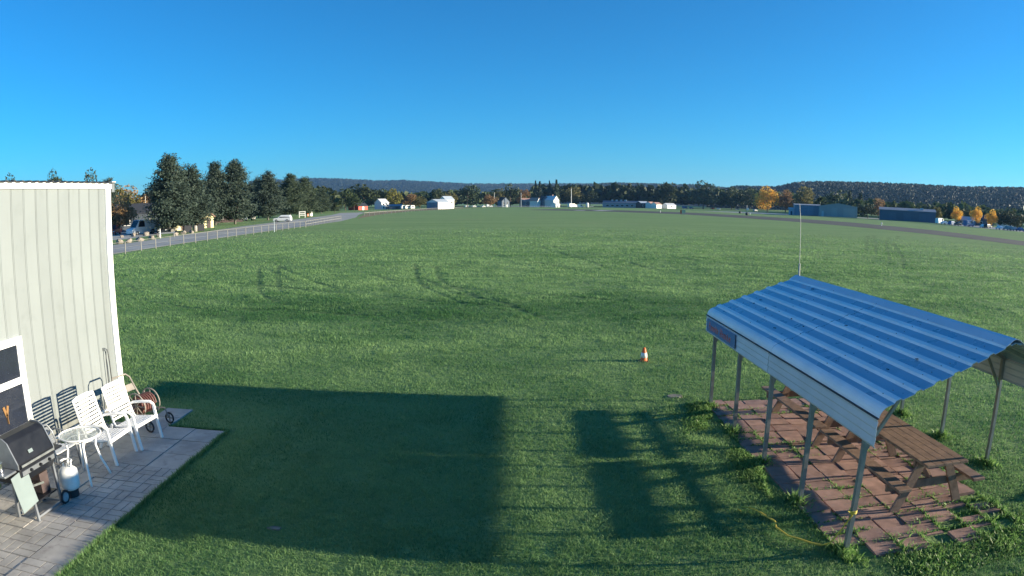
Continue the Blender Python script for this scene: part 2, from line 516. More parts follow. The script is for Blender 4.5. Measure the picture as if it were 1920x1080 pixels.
# ------------------------------------------------------------------ metal sided building on the left
WX = -7.815
CORNER = 11.13
hall = thing('metal_building', 'cream metal sided building with white trim and a dark ribbed roof', 'building', (WX, CORNER, 0))
MB().ebox((-11.0, -26, .12), (-.035, -.02, 4.36)).build('wall', MT['siding'], hall)
MB().ebox((-11.02, -26.02, -.1), (-.03, .0, .118)).build('foundation', MT['concrete'], hall)
PW = .32
pm = MB()
prof = [(0, 0), (0, .022), (.012, .022), (.017, .014), (.028, .014), (.033, .022), (PW - .013, .022), (PW - .007, .016), (PW - .001, .016), (PW - .001, 0)]   # one plank of siding seen from above: a shallow groove by its lap
vs = [(d, a - PW, z) for z in (.12, 4.345) for a, d in prof]
n = len(prof)
pm.add(vs, [tuple(range(n - 1, -1, -1)), tuple(range(n, 2 * n))] + [(i, (i + 1) % n, (i + 1) % n + n, i + n) for i in range(n)])
panel_me = pm.mesh('siding_panel', MT['siding'])
WIN0, WIN1, WZ0, WZ1 = 7.18, 8.165, .50, 2.02           # window opening along the wall
for k in range(31):
    put('siding_panel', panel_me, hall, (-.034, -.065 - k * PW, 0))
MB().ebox((-.034, -.165, .08), (.022, .012, 4.43)).ebox((-.16, .0, .08), (-.034, .014, 4.43)).build('corner_trim', MT['white'], hall)
MB().ebox((-.03, -26, 4.335), (.03, .03, 4.44)).build('fascia', MT['white'], hall)
MB().ebox((-.02, -26, .10), (.02, -.17, .14)).build('base_flashing', MT['white'], hall)
# ribbed roof sheets
rp = []
yy = -26.0
while yy < .06:
    rp += [(yy, 0), (yy + .05, 0), (yy + .075, .024), (yy + .115, .024), (yy + .14, 0)]
    yy += .20
rp = [(a, b) for a, b in rp if a <= .1]
rm = MB()
nn = len(rp)
rv = [(x, a, 4.445 + b + (-x + .07) * .03 - dz) for dz in (0, .012) for x in (.07, -5.6) for a, b in rp]
rf = []
for i in range(nn - 1):
    rf += [(i + 1, i, nn + i, nn + i + 1), (2 * nn + i, 2 * nn + i + 1, 3 * nn + i + 1, 3 * nn + i), (i, i + 1, 2 * nn + i + 1, 2 * nn + i)]
rf += [(0, 2 * nn, 3 * nn, nn), (nn - 1, 2 * nn - 1, 4 * nn - 1, 3 * nn - 1)]
roof = rm.add(rv, rf).build('roof', MT['roofdark'], hall)
MB().ebox((-.30, .032, 4.27), (.035, .13, 4.46)).build('gutter_box', MT['galv'], hall)
MB().ebox((-.30, .02, 4.46), (.06, .14, 4.475)).build('drip_edge', MT['white'], roof)
# window
win = MB()
y0, y1 = WIN0 - CORNER, WIN1 - CORNER
win.ebox((-.02, y0, WZ0), (.052, y0 + .07, WZ1)).ebox((-.02, y1 - .07, WZ0), (.052, y1, WZ1)).ebox((-.02, y0 + .07, WZ1 - .075), (.05, y1 - .07, WZ1)).ebox((-.02, y0 + .07, WZ0), (.058, y1 - .07, WZ0 + .07))
wo = win.build('window', MT['white'], hall, bevel=.006)
sash = MB()
for za, zb, xx in ((WZ0 + .07, 1.32, .030), (1.32, WZ1 - .075, .018)):
    sash.ebox((xx - .02, y0 + .07, za), (xx, y0 + .115, zb)).ebox((xx - .02, y1 - .115, za), (xx, y1 - .07, zb))
    sash.ebox((xx - .02, y0 + .115, za), (xx - .001, y1 - .115, za + .055)).ebox((xx - .02, y0 + .115, zb - .05), (xx - .001, y1 - .115, zb))
sash.build('sash', MT['white'], wo)
for za, zb, xx in ((WZ0 + .12, 1.275, .016), (1.37, WZ1 - .12, .004)):
    MB().ebox((xx - .004, y0 + .11, za), (xx, y1 - .11, zb)).build('pane', MT['glassdark'], wo)
MB().ebox((-.02, y0 - .03, WZ0 - .035), (.075, y1 + .03, WZ0 - .002)).build('window_sill', MT['white'], wo)
ly = 7.555 - CORNER
MB().bar((.0235, ly, .74), (.0235, ly, .87), .012, .05).bar((.0235, ly, .86), (.0235, ly + .055, 1.02), .012, .05).bar((.0235, ly, .86), (.0235, ly - .055, 1.02), .012, .05).build('letter', MT['ylet'], wo)
# hook with hanging rubber cord on the wall
hk = thing('hanging_cord', 'black cord looped over a hook on the siding beside the corner trim', 'cord', (WX + .0, 10.58, 0))
MB().tube([(0, 0, 1.29), (.05, 0, 1.30), (.07, .0, 1.26)], .012).box((.0, 0, 1.28), (.02, .05, .06)).build('hook', MT['galv'], hk)
MB().tube([(.05, -.03, .36), (.045, -.02, .7), (.05, -.015, 1.1), (.055, 0, 1.25), (.06, .03, 1.28), (.055, .06, 1.22), (.05, .085, 1.0), (.05, .09, .7), (.05, .075, .36)], .009).build('cord', MT['cable'], hk)

# ------------------------------------------------------------------ patio of concrete slabs
patio = MB().ebox((-7.79, -4, -.2), (-4.97, 10.04, -.005)).ebox((-6.75, 10.04, -.2), (-6.165, 11.1, -.005)).build('patio', MT['soil'])
tag(patio, 'patio of grey stamped concrete slabs beside the cream building', 'patio', kind='structure')
S = .603


def slab_mesh(plain):
    b = MB(); h = .035; g = .008
    b.ebox((g, g, -.02), (S - g, S - g, h - .014))
    if plain:
        b.ebox((g, g, h - .0139), (S - g, S - g, h))
    else:
        q = S / 4
        for i in range(2):
            for j in range(2):
                ox, oy = i * 2 * q, j * 2 * q
                for k in range(2):                     # basket-weave stamp: pairs of bricks turned by turns
                    if (i + j) % 2: b.ebox((ox + g, oy + k * q + g, h - .0139), (ox + 2 * q - g, oy + (k + 1) * q - g, h))
                    else: b.ebox((ox + k * q + g, oy + g, h - .0139), (ox + (k + 1) * q - g, oy + 2 * q - g, h))
    return b.mesh('slab', MT['concrete'])


slab_p, slab_w = slab_mesh(True), slab_mesh(False)
for i, x in enumerate((-4.97 - S, -4.97 - 2 * S, -4.97 - 3 * S, -4.97 - 4 * S)):
    for j in range(16):
        y = 10.04 - (j + 1) * S
        if i == 3 and j % 2: pass
        o = put('slab', slab_p if (j < 3 and i < 3) or (i + j * 3) % 7 == 0 else slab_w, patio, (x + random.uniform(-.004, .004), y + random.uniform(-.004, .004), random.uniform(-.006, .006)))
        o.rotation_euler = (random.uniform(-.006, .006), random.uniform(-.006, .006), random.uniform(-.006, .006))
for j in range(2):
    o = put('slab', slab_p, patio, (-4.97 - 3 * S + .02, 10.05 + j * .53, -.008))
    o.scale = (.98, .86, 1)
# loose stones by the foundation
sb = MB()
rs = random.Random(3)
for k in range(330):
    cx, cy = rs.uniform(-7.76, -7.42), rs.uniform(3.5, 10.2); r = rs.uniform(.025, .06)
    n = 6
    ring = [[(cx + math.cos(a * 1.047 + rs.random() * .3) * r * w, cy + math.sin(a * 1.047 + rs.random() * .3) * r * w * 1.2, .0 + zz * r) for a in range(n)] for w, zz in ((.8, -.3), (1, .45), (.55, 1.0))]
    base_i = [p for rg in ring for p in rg]
    sb.add(base_i, [(i + l * n, (i + 1) % n + l * n, (i + 1) % n + (l + 1) * n, i + (l + 1) * n) for l in range(2) for i in range(n)] + [tuple(2 * n + i for i in range(n))])
tag(sb.build('stones', MT['stone'], smooth=False), 'band of loose round stones along the foundation of the cream building', 'stones', kind='stuff')

# ------------------------------------------------------------------ patio furniture
def make_chair(label, loc, rz=0.0, group='white strap patio chairs'):
    """faces +x; front feet at x = 0, arms at z = .61"""
    t = thing('patio_chair', label, 'chair', loc, rz, group)
    w = .325
    for s in (-1, 1):
        MB().bar((0, s * w, 0), (-.10, s * w, .60), .05, .032, (0, 1, 0)).build('leg', MT['wplastic'], t, bevel=.006)
        MB().bar((-.74, s * w, 0), (-.56, s * w, .40), .045, .03, (0, 1, 0)).build('leg', MT['wplastic'], t, bevel=.006)
        MB().tube([(-.10, s * w, .60), (-.16, s * w, .635), (-.34, s * w, .625), (-.52, s * w, .60), (-.60, s * w, .57)], [.024, .027, .027, .025, .02], 8).build('armrest', MT['wplastic'], t, smooth=True)
        MB().tube([(-.04, s * (w - .03), .40), (-.3, s * (w - .03), .365), (-.5, s * (w - .03), .355), (-.55, s * (w - .03), .42), (-.62, s * (w - .03), .66), (-.70, s * (w - .03), .97), (-.72, s * (w - .03), 1.0)], .018, 6).build('side_rail', MT['wplastic'], t, smooth=True)
    MB().bar((-.05, -w, .385), (-.05, w, .385), .03, .03).build('cross_bar', MT['wplastic'], t)
    MB().tube([(-.715, -w + .03, .985), (-.73, -.15, 1.005), (-.73, .15, 1.005), (-.715, w - .03, .985)], .018, 6).build('top_rail', MT['wplastic'], t, smooth=True)
    ww = 2 * (w - .03)
    sm = MB().box((0, 0, 0), (.043, ww, .007)).mesh('strap', MT['wplastic'])
    for k in range(7):                                      # seat straps
        u = k / 6.0
        o = put('strap', sm, t, (-.075 - u * .40, 0, .412 - .045 * u)); o.rotation_euler = (0, -.10, 0)
    for k in range(10):                                     # back straps
        u = k / 9.0
        o = put('strap', sm, t, (-.558 - .158 * u, 0, .46 + .50 * u)); o.rotation_euler = (0, R(90 - 17.5), 0)
        o.scale = (.84, 1, 1)
    return t


make_chair('white strap patio chair next to the hose reel at the building corner', (-5.98, 9.14, .04), R(-3))
make_chair('white strap patio chair between the round glass table and the other white chair', (-6.06, 8.43, .04), R(2))

# low white chair behind the table, shade on its back put into the grey
gc = thing('lawn_chair', 'white low-backed chair with its shade painted grey, half hidden between the grill and glass table', 'chair', (-6.95, 7.72, .0))
for s in (-1, 1):
    MB().tube([(.25, s * .27, 0), (.2, s * .28, .45), (.14, s * .28, .56), (-.1, s * .28, .585), (-.25, s * .25, .60)], .014, 6).build('armrest', MT['grillgrey'], gc, smooth=True)
    MB().tube([(-.33, s * .25, 0), (-.24, s * .24, .38)], .014, 6).build('leg', MT['grillgrey'], gc)
MB().tube([(-.2, -.26, .34), (-.27, -.27, .55), (-.31, -.2, .66), (-.33, 0, .70), (-.31, .2, .66), (-.27, .27, .55), (-.2, .26, .34)], .016, 8).build('back_frame', MT['grillgrey'], gc, smooth=True)
sm = MB().box((0, 0, 0), (.055, .5, .006)).mesh('strap', MT['wplastic'])
for k in range(6): put('strap', sm, gc, (.2 - k * .075, 0, .385 - .008 * k))
for k in range(4):
    o = put('strap', sm, gc, (-.225 - .025 * k, 0, .40 + .065 * k), mat=MT['grillgrey']); o.rotation_euler = (0, R(72), 0)

# round glass table
tb = thing('round_table', 'small round glass-topped white patio table beside the barbecue', 'table', (-6.26, 7.55, .035))
m, nt, p = mat_base('clear_glass')
p.inputs['Base Color'].default_value = (.80, .88, .85, 1); p.inputs['Roughness'].default_value = .12
p.inputs['Transmission Weight'].default_value = .75; p.inputs['IOR'].default_value = 1.2; p.inputs['Alpha'].default_value = .55
GLASS = m
MB().lathe([(0.0, .690), (.325, .690), (.325, .697), (0, .697)], 36).build('table_top', GLASS, tb)
circ = [(.332 * math.cos(a * math.pi / 18), .332 * math.sin(a * math.pi / 18), .694) for a in range(36)]
MB().tube(circ, .014, 8, True).build('rim', MT['wplastic'], tb, smooth=True)
circ2 = [(.21 * math.cos(a * math.pi / 12), .21 * math.sin(a * math.pi / 12), .62) for a in range(24)]
MB().tube(circ2, .009, 6, True).build('brace_ring', MT['wplastic'], tb, smooth=True)
for sx in (-1, 1):
    for sy in (-1, 1):
        d = Vector((sx, sy, 0)).normalized()
        MB().tube([d * .30 + Vector((0, 0, .685)), d * .24 + Vector((0, 0, .62)), d * .22 + Vector((0, 0, .5)), d * .27 + Vector((0, 0, .28)), d * .345 + Vector((0, 0, .1)), d * .375], .018, 8).build('leg', MT['wplastic'], tb, smooth=True)

# gas barbecue
gr = thing('barbecue', 'black lidded gas barbecue on a cart against the cream wall', 'barbecue', (-6.27, 6.28, .03))
hood = [(-.22, .80), (.23, .80), (.23, .86), (.10, 1.12), (.02, 1.17), (-.12, 1.18), (-.2, 1.12), (-.24, .98)]
MB().prism([(x, z) for x, z in hood], -.40, .36).build('lid', MT['grillblack'], gr, bevel=.015)
for yy_ in (-.415, .362):
    MB().prism([(x * 1.03, .80 + (z - .80) * 1.04) for x, z in hood], yy_, yy_ + .018).build('end_plate', MT['grillgrey'], gr)
MB().prism([(-.20, .58), (.17, .58), (.24, .70), (.24, .797), (-.23, .797)], -.40, .36).build('fire_box', MT['grillblack'], gr, bevel=.01)
MB().bar((.255, -.36, .83), (.255, .33, .83), .018, .03).build('lid_handle', MT['galv'], gr)
MB().box((.205, -.08, .945), (.006, .09, .045), Matrix.Rotation(R(-26), 3, 'Y')).build('badge', MT['panelgrey'], gr)
MB().box((.248, -.02, .735), (.02, .70, .06)).build('control_panel', MT['grillgrey'], gr)
for k in range(3): MB().tube([(.258, -.2 + k * .2, .735), (.29, -.2 + k * .2, .735)], .022, 10).build('knob', MT['grillblack'], gr)
MB().ebox((-.2, .38, .76), (.2, .60, .79)).build('side_shelf', MT['grillblack'], gr, bevel=.008)
MB().ebox((-.22, -.66, .77), (.20, -.42, .80)).build('side_shelf', MT['grillgrey'], gr, bevel=.008)
MB().box((.235, -.38, .52), (.016, .34, .50), Matrix.Rotation(R(-4), 3, 'Y') @ Matrix.Rotation(R(7), 3, 'X')).build('hanging_panel', MT['panelgrey'], gr, bevel=.03)
for x, y, tx in ((.19, -.20, .15), (-.17, -.22, -.14), (-.17, .34, -.14), (.19, .36, .14)):
    MB().bar((x, y, 0), (tx, y + .02, .60), .035, .035).build('leg', MT['grillgrey'], gr)
MB().bar((.18, -.2, .05), (.18, .36, .05), .03).bar((-.17, -.2, .05), (-.17, .34, .05), .03).bar((.18, .36, .06), (-.17, .34, .06), .03).build('base_rail', MT['grillgrey'], gr)
MB().ebox((-.17, -.18, .22), (.16, .34, .24)).build('lower_shelf', MT['grillblack'], gr)
MB().ebox((-.1, .12, .245), (.08, .3, .52)).build('storage_box', MT['brown'], gr)
MB().bar((.0, -.15, .42), (.16, .1, .44), .05, .03).build('drip_tray', MT['chrome'], gr)
for sx in (-.16, .22):
    wm = MB(); pts = [(sx, .42 + .085 * math.cos(a * math.pi / 8), .09 + .085 * math.sin(a * math.pi / 8)) for a in range(16)]
    wh = wm.tube(pts, .018, 6, True).build('wheel', MT['rubber'], gr, smooth=True)
    MB().tube([(sx - .012, .42, .09), (sx + .012, .42, .09)], .066, 14).build('hub', MT['cargrey'], wh)
cn = thing('tin_can', 'shiny tin can standing on the shelf of the barbecue', 'can', (-6.26, 5.745, .832))
MB().lathe([(.052, 0), (.055, .004), (.055, .108), (.057, .112), (.052, .115)], 20).build('can_body', MT['chrome'], cn, smooth=False)
MB().lathe([(.048, .1155), (.048, .117)], 20).build('can_lid', MT['panelgrey'], cn)
pt = thing('propane_tank', 'white propane tank on the patio between barbecue and glass table', 'gas tank', (-6.10, 6.93, .14))
MB().lathe([(.09, .0), (.125, .02), (.15, .07), (.152, .24), (.14, .29), (.10, .325), (.045, .34)], 24).build('tank_body', MT['tank'], pt, smooth=True)
MB().lathe([(.10, -.10), (.105, -.10), (.105, .02), (.10, .02)], 20).build('foot_ring', MT['rubber'], pt)
MB().tube([(.085 * math.cos(a), .085 * math.sin(a), .42) for a in [k * .5 for k in range(10)]], .012, 6).tube([(.085, 0, .32), (.085, 0, .42)], .012).tube([(-.085, 0.02, .32), (-.085, .02, .42)], .012).build('collar', MT['tank'], pt)
MB().tube([(0, 0, .33), (0, 0, .40)], .02, 8).build('valve', MT['grillgrey'], pt)
MB().tube([(0, 0, .39), (.03, -.06, .45), (-.03, -.12, .40), (-.08, -.2, .46), (-.1, -.26, .52)], .008, 6).build('gas_hose', MT['cable'], pt)

# hose reel cart
hr = thing('hose_reel_cart', 'beige hose reel cart with red hose behind the corner chair', 'hose reel', (-6.62, 10.02, .03), R(-12))
MB().tube([(-.16, -.25, .25), (-.40, -.25, .55), (-.55, -.24, .80), (-.60, -.18, .86), (-.60, .18, .86), (-.55, .24, .80), (-.40, .25, .55), (-.16, .25, .25)], .017, 8).build('handle', MT['beige'], hr, smooth=True)
MB().box((-.45, 0, .635), (.012, .44, .13), Matrix.Rotation(R(-35), 3, 'Y')).build('back_plate', MT['beige'], hr)
for s in (-1, 1):
    pts = [(.0 + .23 * math.cos(a * math.pi / 12), s * .20, .42 + .23 * math.sin(a * math.pi / 12)) for a in range(24)]
    fl = MB().tube(pts, .013, 6, True).build('reel_flange', MT['beige'], hr, smooth=True)
    sp = MB()
    for a in range(4):
        c_, s_ = math.cos(a * math.pi / 4), math.sin(a * math.pi / 4)
        sp.bar((-.22 * c_, s * .20, .42 - .22 * s_), (.22 * c_, s * .20, .42 + .22 * s_), .012)
    sp.build('spoke', MT['beige'], fl)
    MB().tube([(-.16, s * .25, .25), (.05, s * .25, .28), (.30, s * .25, .30), (.36, s * .25, .12)], .015, 6).build('side_frame', MT['beige'], hr, smooth=True)
    pts = [(.36 + .095 * math.cos(a * math.pi / 8), s * .28, .11 + .095 * math.sin(a * math.pi / 8)) for a in range(16)]
    wl = MB().tube(pts, .017, 6, True).build('wheel', MT['rubber'], hr, smooth=True)
    MB().bar((.27, s * .28, .11), (.45, s * .28, .11), .014, .02).bar((.36, s * .28, .02), (.36, s * .28, .20), .014, .02).build('wheel_spokes', MT['beige'], wl)
coil = []
for k in range(12 * 16):
    a = k * math.pi / 8; rr = .135 + .03 * ((k // 96) % 2)
    coil.append((rr * math.cos(a), -.17 + .34 * ((k % 96) / 96.0) if (k // 96) % 2 == 0 else .17 - .34 * ((k % 96) / 96.0), .42 + rr * math.sin(a)))
MB().tube(coil, .015, 6).build('hose', MT['hose'], hr, smooth=True)
MB().tube([(-.02, -.27, .42), (-.02, -.33, .42), (.06, -.33, .36), (.06, -.40, .36)], .013).build('crank', MT['chrome'], hr)

# ------------------------------------------------------------------ canopy (carport) over the picnic tables
XN, XF, YA, YB = 3.79, 7.55, 5.70, 12.12
XR = (XN + XF) / 2
ZE, ZR, ZB = 1.80, 2.48, 1.41
cp = thing('carport', 'blue metal roofed carport on thin steel posts over the picnic tables', 'carport', (XN, YA, 0))
LY = YB - YA


def slope_profile(sign):
    """eave curve and ribbed slope up to the ridge; local x from the near eave"""
    half = XR - XN
    pts = []
    for a in range(0, 6):                                  # rounded eave
        t = a / 5.0 * R(70)
        pts.append((.15 * (1 - math.cos(t)) - .012, ZE - .06 + .15 * math.sin(t) * .95))
    x0, z0 = pts[-1]
    L = half - x0; rise = ZR - z0
    nrib = 7
    step = L / nrib
    for k in range(nrib):
        a = x0 + k * step
        for u, up in ((.30, 0), (.39, .022), (.63, .022), (.70, 0), (1.0, 0)):
            x = a + u * step
            pts.append((x, z0 + rise * (x - x0) / L + up))
    if sign < 0: pts = [(2 * half - x, z) for x, z in pts][::-1]
    return pts


mid_y = 3.17
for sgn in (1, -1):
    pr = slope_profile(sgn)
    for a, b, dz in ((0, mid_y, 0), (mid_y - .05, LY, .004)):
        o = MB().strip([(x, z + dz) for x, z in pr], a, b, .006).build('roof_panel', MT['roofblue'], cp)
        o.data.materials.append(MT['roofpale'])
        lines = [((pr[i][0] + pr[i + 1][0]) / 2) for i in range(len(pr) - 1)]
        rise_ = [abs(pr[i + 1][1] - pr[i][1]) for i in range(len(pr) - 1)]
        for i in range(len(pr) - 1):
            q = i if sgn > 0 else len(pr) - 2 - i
            if q < 5 or (q - 5) % 5 in (1, 2, 3): o.data.polygons[i * 4].material_index = 1   # brighter sky reflection on ribs and eave, put into a paler colour
MB().strip([(XR - XN - .16, ZR - .030), (XR - XN - .05, ZR + .036), (XR - XN, ZR + .048), (XR - XN + .05, ZR + .036), (XR - XN + .16, ZR - .030)], -.01, LY + .01, .005).build('ridge_cap', MT['skirt'], cp)
for x, s in ((-.015, 1), (XF - XN + .015, -1)):
    for a, b, e in ((.0, mid_y, 0), (mid_y, LY, .003)):
        sk = [(x - s * e, ZE - .055), (x - s * (.012 + e), ZE - .075), (x - s * e, ZE - .10), (x - s * (.010 + e), ZE - .17), (x - s * e, ZE - .19), (x - s * (.010 + e), ZE - .26), (x - s * e, ZE - .28), (x - s * (.010 + e), ZB + .03), (x + s * (.012 - e), ZB)]
        m_ = MB()
        n = len(sk)
        th = .008 * s
        vs = [(px + d, y, z) for d in (0, th) for y in (a + .012, b - .001) for px, z in sk]
        fs = []
        for i in range(n - 1):
            fs += [(i, n + i, n + i + 1, i + 1), (2 * n + i, 2 * n + i + 1, 3 * n + i + 1, 3 * n + i), (i, i + 1, 2 * n + i + 1, 2 * n + i), (n + i + 1, n + i, 3 * n + i, 3 * n + i + 1)]
        fs += [(n - 1, 2 * n - 1, 4 * n - 1, 3 * n - 1), (0, 2 * n, 3 * n, n)]
        m_.add(vs, fs).build('skirt_panel', MT['skirt'], cp)
    MB().ebox((x - .021 if s > 0 else x - .004, .0, ZE - .066), (x + .004 if s > 0 else x + .021, LY, ZE - .052)).build('eave_seam', MT['seam'], cp)
near_posts = [5.98, 7.38, 8.79, 10.25, 11.68]
far_posts = [6.45, 7.83, 9.18, 10.58, 11.9]
for k, y in enumerate(near_posts):
    MB().box((.03, y - YA, .87), (.057, .057, 1.78)).build('post', MT['galv'], cp)
for k, y in enumerate(far_posts):
    MB().box((XF - XN - .02, y - YA, .87), (.057, .057, 1.78)).build('post', MT['galv'], cp)
for k, y in enumerate(near_posts):
    yf = far_posts[k]
    hx = XR - XN
    MB().bar((.03, y - YA, 1.74), (.16, y - YA, ZE + .02), .05).bar((.16, y - YA, ZE + .02), (hx, (y + yf) / 2 - YA, ZR - .055), .05).build('rafter', MT['galv'], cp)
    MB().bar((XF - XN - .02, yf - YA, 1.74), (XF - XN - .16, yf - YA, ZE + .02), .05).bar((XF - XN - .16, yf - YA, ZE + .02), (hx, (y + yf) / 2 - YA, ZR - .055), .05).build('rafter', MT['galv'], cp)
    MB().bar((.05, y - YA, 1.30), (.42, y - YA, ZE + .06), .035).build('knee_brace', MT['galv'], cp)
    MB().bar((XF - XN - .05, yf - YA, 1.30), (XF - XN - .42, yf - YA, ZE + .06), .035).build('knee_brace', MT['galv'], cp)
# name board on the skirt: blue board, faded red brush lettering
sg = MB().ebox((-.045, 4.66, ZE - .34), (-.030, 6.26, ZE - .105)).build('name_board', MT['sign'], cp)
for ya_, yb_ in ((4.63, 4.66), (6.26, 6.285)): MB().ebox((-.048, ya_, ZE - .345), (-.0449, yb_, ZE - .10)).build('board_edge', MT['carblue'], sg)
rl = random.Random(21)
yc = 6.17
for word in (6, 6):
    strokes = MB(); halo = MB()
    for l in range(word):
        wd = .085 if l else .11
        for q in range(2):
            a = Vector((-.0475, yc - wd * (.15 + .55 * q) + rl.uniform(-.01, .01), ZE - .29 + rl.uniform(-.008, .012)))
            b = Vector((-.0475, a.y - .025 + rl.uniform(-.02, .03), ZE - .17 + (.025 if l == 0 else rl.choice((-.035, -.03, .0)))))
            strokes.bar(a, b, .004, .020, (0, 1, 0))
            halo.bar(a + Vector((.0012, -.010, .006)), b + Vector((.0012, -.010, .006)), .003, .012, (0, 1, 0))
        strokes.bar((-.0475, yc - .01, ZE - .225 + rl.uniform(-.04, .03)), (-.0475, yc - wd + .02, ZE - .225 + rl.uniform(-.04, .03)), .004, .016)
        yc -= wd + .012
    yc -= .075
    strokes.build('lettering', MT['signred'], sg)['kind'] = 'stuff'
    halo.build('lettering_edge', MT['signwhite'], sg)['kind'] = 'stuff'

# screw heads and dead leaves on the near slope
sc_, lf_ = MB(), MB()
rq = random.Random(4)
prn = slope_profile(1)
def on_slope(x):
    for (xa, za), (xb, zb) in zip(prn[:-1], prn[1:]):
        if xa <= x <= xb: return za + (zb - za) * (x - xa) / max(1e-6, xb - xa)
    return ZE
for y in near_posts:
    for k in range(14):
        x = .18 + k * .13
        sc_.lathe([(.009, 0), (.008, .006)], 6, (x, y - YA, on_slope(x) + .0055))
for k in range(11):
    x, y = rq.uniform(.2, 1.75), rq.uniform(.2, LY - .2)
    lf_.box((x, y, on_slope(x) + .012), (rq.uniform(.015, .03), rq.uniform(.03, .06), .006), Matrix.Rotation(rq.uniform(0, 3), 3, 'Z'))
sc_.build('roof_screws', MT['grillgrey'], cp)['kind'] = 'stuff'
tag(lf_.build('dead_leaves', MT['seam'], None, (XN, YA, 0)), 'scattered dead leaves lying on the blue carport roof', 'leaves', kind='stuff')

an = thing('whip_antenna', 'thin white whip antenna standing on the far end of the carport ridge', 'antenna', (XR, 12.03, ZR + .04))
MB().tube([(0, 0, -.02), (0, 0, .24)], .022, 8).build('antenna_base', MT['antenna'], an)
MB().tube([(0, 0, .24), (.0, 0, .7), (-.008, 0, 1.1), (-.035, 0, 1.42)], [.0065, .005, .004, .003], 6).build('whip', MT['antenna'], an)

# ------------------------------------------------------------------ red pavers under the canopy
terr = MB().ebox((3.72, 5.75, -.2), (6.75, 12.0, -.012)).build('terrace', MT['soil'])
tag(terr, 'weedy terrace of red square pavers under the carport', 'terrace', kind='structure')
rp_ = random.Random(12)
PX, PY = .405, .312
pav = [MB().ebox((-PX / 2 + .012, -PY / 2 + .010, -.03), (PX / 2 - .012, PY / 2 - .010, .03)).mesh('paver', MT['redpaver']) for _ in range(1)]
PAVERS = []
for i in range(7):
    for j in range(20):
        x = 3.74 + (i + .5) * PX + rp_.uniform(-.01, .01) + (.0 if j < 14 else .03); y = 5.78 + (j + .5) * PY + rp_.uniform(-.01, .01) - .02 * i
        if (j, i) in ((0, 0), (0, 3), (0, 5), (0, 6), (1, 6), (1, 4), (2, 5), (3, 6)): continue
        o = put('paver', pav[0], terr, (x, y, rp_.uniform(-.012, .012)))
        o.rotation_euler = (rp_.uniform(-.03, .03), rp_.uniform(-.03, .03), rp_.uniform(-.05, .05))
        PAVERS.append((x, y))

# ------------------------------------------------------------------ picnic tables
def picnic(label, y0, y1, dx=0.0, rz=0.0):
    t = thing('picnic_table', label, 'picnic table', (5.53 + dx, (y0 + y1) / 2, .03), rz, 'picnic tables under the carport')
    L = y1 - y0; h = L / 2
    for k in range(5):
        MB().ebox((-.355 + k * .142, -h, .70), (-.355 + k * .142 + .138, h, .738)).build('plank', MT['wood'], t, bevel=.004)
    for s in (-1, 1):
        for k in range(1):
            MB().ebox((s * .64 - .105, -h, .405), (s * .64 + .105, h, .443)).build('seat_plank', MT['wood'], t, bevel=.004)
        yy_ = s * (h - .30)
        for q in (-1, 1):
            MB().bar((q * .56, yy_, -.02), (q * .20, yy_, .70), .038, .13, (1, 0, 0)).build('leg', MT['wood'], t)
        MB().box((0, yy_ + .04, .345), (1.45, .036, .115)).build('seat_beam', MT['wood'], t)
        MB().box((0, yy_ + .04, .648), (.66, .036, .10)).build('top_beam', MT['wood'], t)
        MB().bar((0, yy_ - s * .03, .38), (0, yy_ - s * .62, .69), .036, .085).build('brace', MT['wood'], t)
    return t


picnic('near brown picnic table under the open gable end of the carport', 6.47, 8.88)
picnic('farther brown picnic table half hidden behind the carport skirt', 9.02, 11.42, -.03, R(.6))

# ------------------------------------------------------------------ rope, cone, bare spots
rpe = thing('yellow_rope', 'yellow rope tied to the nearest carport post and trailing on the grass', 'rope', (0, 0, 0))
cx, cy = 3.82, 5.98
MB().tube([(cx + .04 * math.cos(a), cy + .04 * math.sin(a), .52 + .012 * a / 6) for a in [k * .6 for k in range(32)]], .009, 6).tube([(cx - .04, cy - .02, .54), (cx - .09, cy - .03, .57), (cx - .06, cy - .02, .60)], .008).build('knot', MT['rope'], rpe)
MB().tube([(cx - .03, cy - .04, .52), (3.70, 5.99, .30), (3.62, 6.03, .14), (3.55, 6.10, .08), (3.45, 6.20, .07), (3.33, 6.33, .075), (3.25, 6.42, .07), (3.18, 6.66, .075), (3.22, 6.80, .08), (3.16, 6.98, .075), (3.10, 7.15, .08), (3.02, 7.24, .085), (2.93, 7.25, .09), (2.86, 7.19, .09), (2.89, 7.13, .09), (2.94, 7.16, .09)], .012, 6).build('rope_tail', MT['rope'], rpe)

cn = thing('marker_cone', 'small orange and white marker cone alone on the lawn', 'cone', (3.25, 15.5, .0))
MB().lathe([(.055, 0), (.10, .004), (.10, .012), (.088, .018), (.075, .14), (.050, .27), (.036, .335), (.02, .345)], 16).build('cone_body', MT['pink'], cn, smooth=True)
MB().lathe([(.083, .10), (.087, .10), (.071, .22), (.066, .22)], 16).build('reflective_sleeve', MT['conewhite'], cn, smooth=True)
MB().box((0, 0, .006), (.26, .26, .02)).build('cone_base', MT['rubber'], cn, bevel=.006)

def stone_patch(name, label, loc, rx, ry, mat):
    b = MB(); r_ = random.Random(int(rx * 1000)); n = 11
    vs = [(math.cos(k * 2 * math.pi / n) * rx * r_.uniform(.75, 1.15), math.sin(k * 2 * math.pi / n) * ry * r_.uniform(.75, 1.15)) for k in range(n)]
    b.add([(x, y, -.02) for x, y in vs] + [(x * .9, y * .9, .02) for x, y in vs], [(i, (i + 1) % n, (i + 1) % n + n, i + n) for i in range(n)] + [tuple(n + i for i in range(n))])
    return tag(b.build(name, mat, None, loc), label, 'stone')


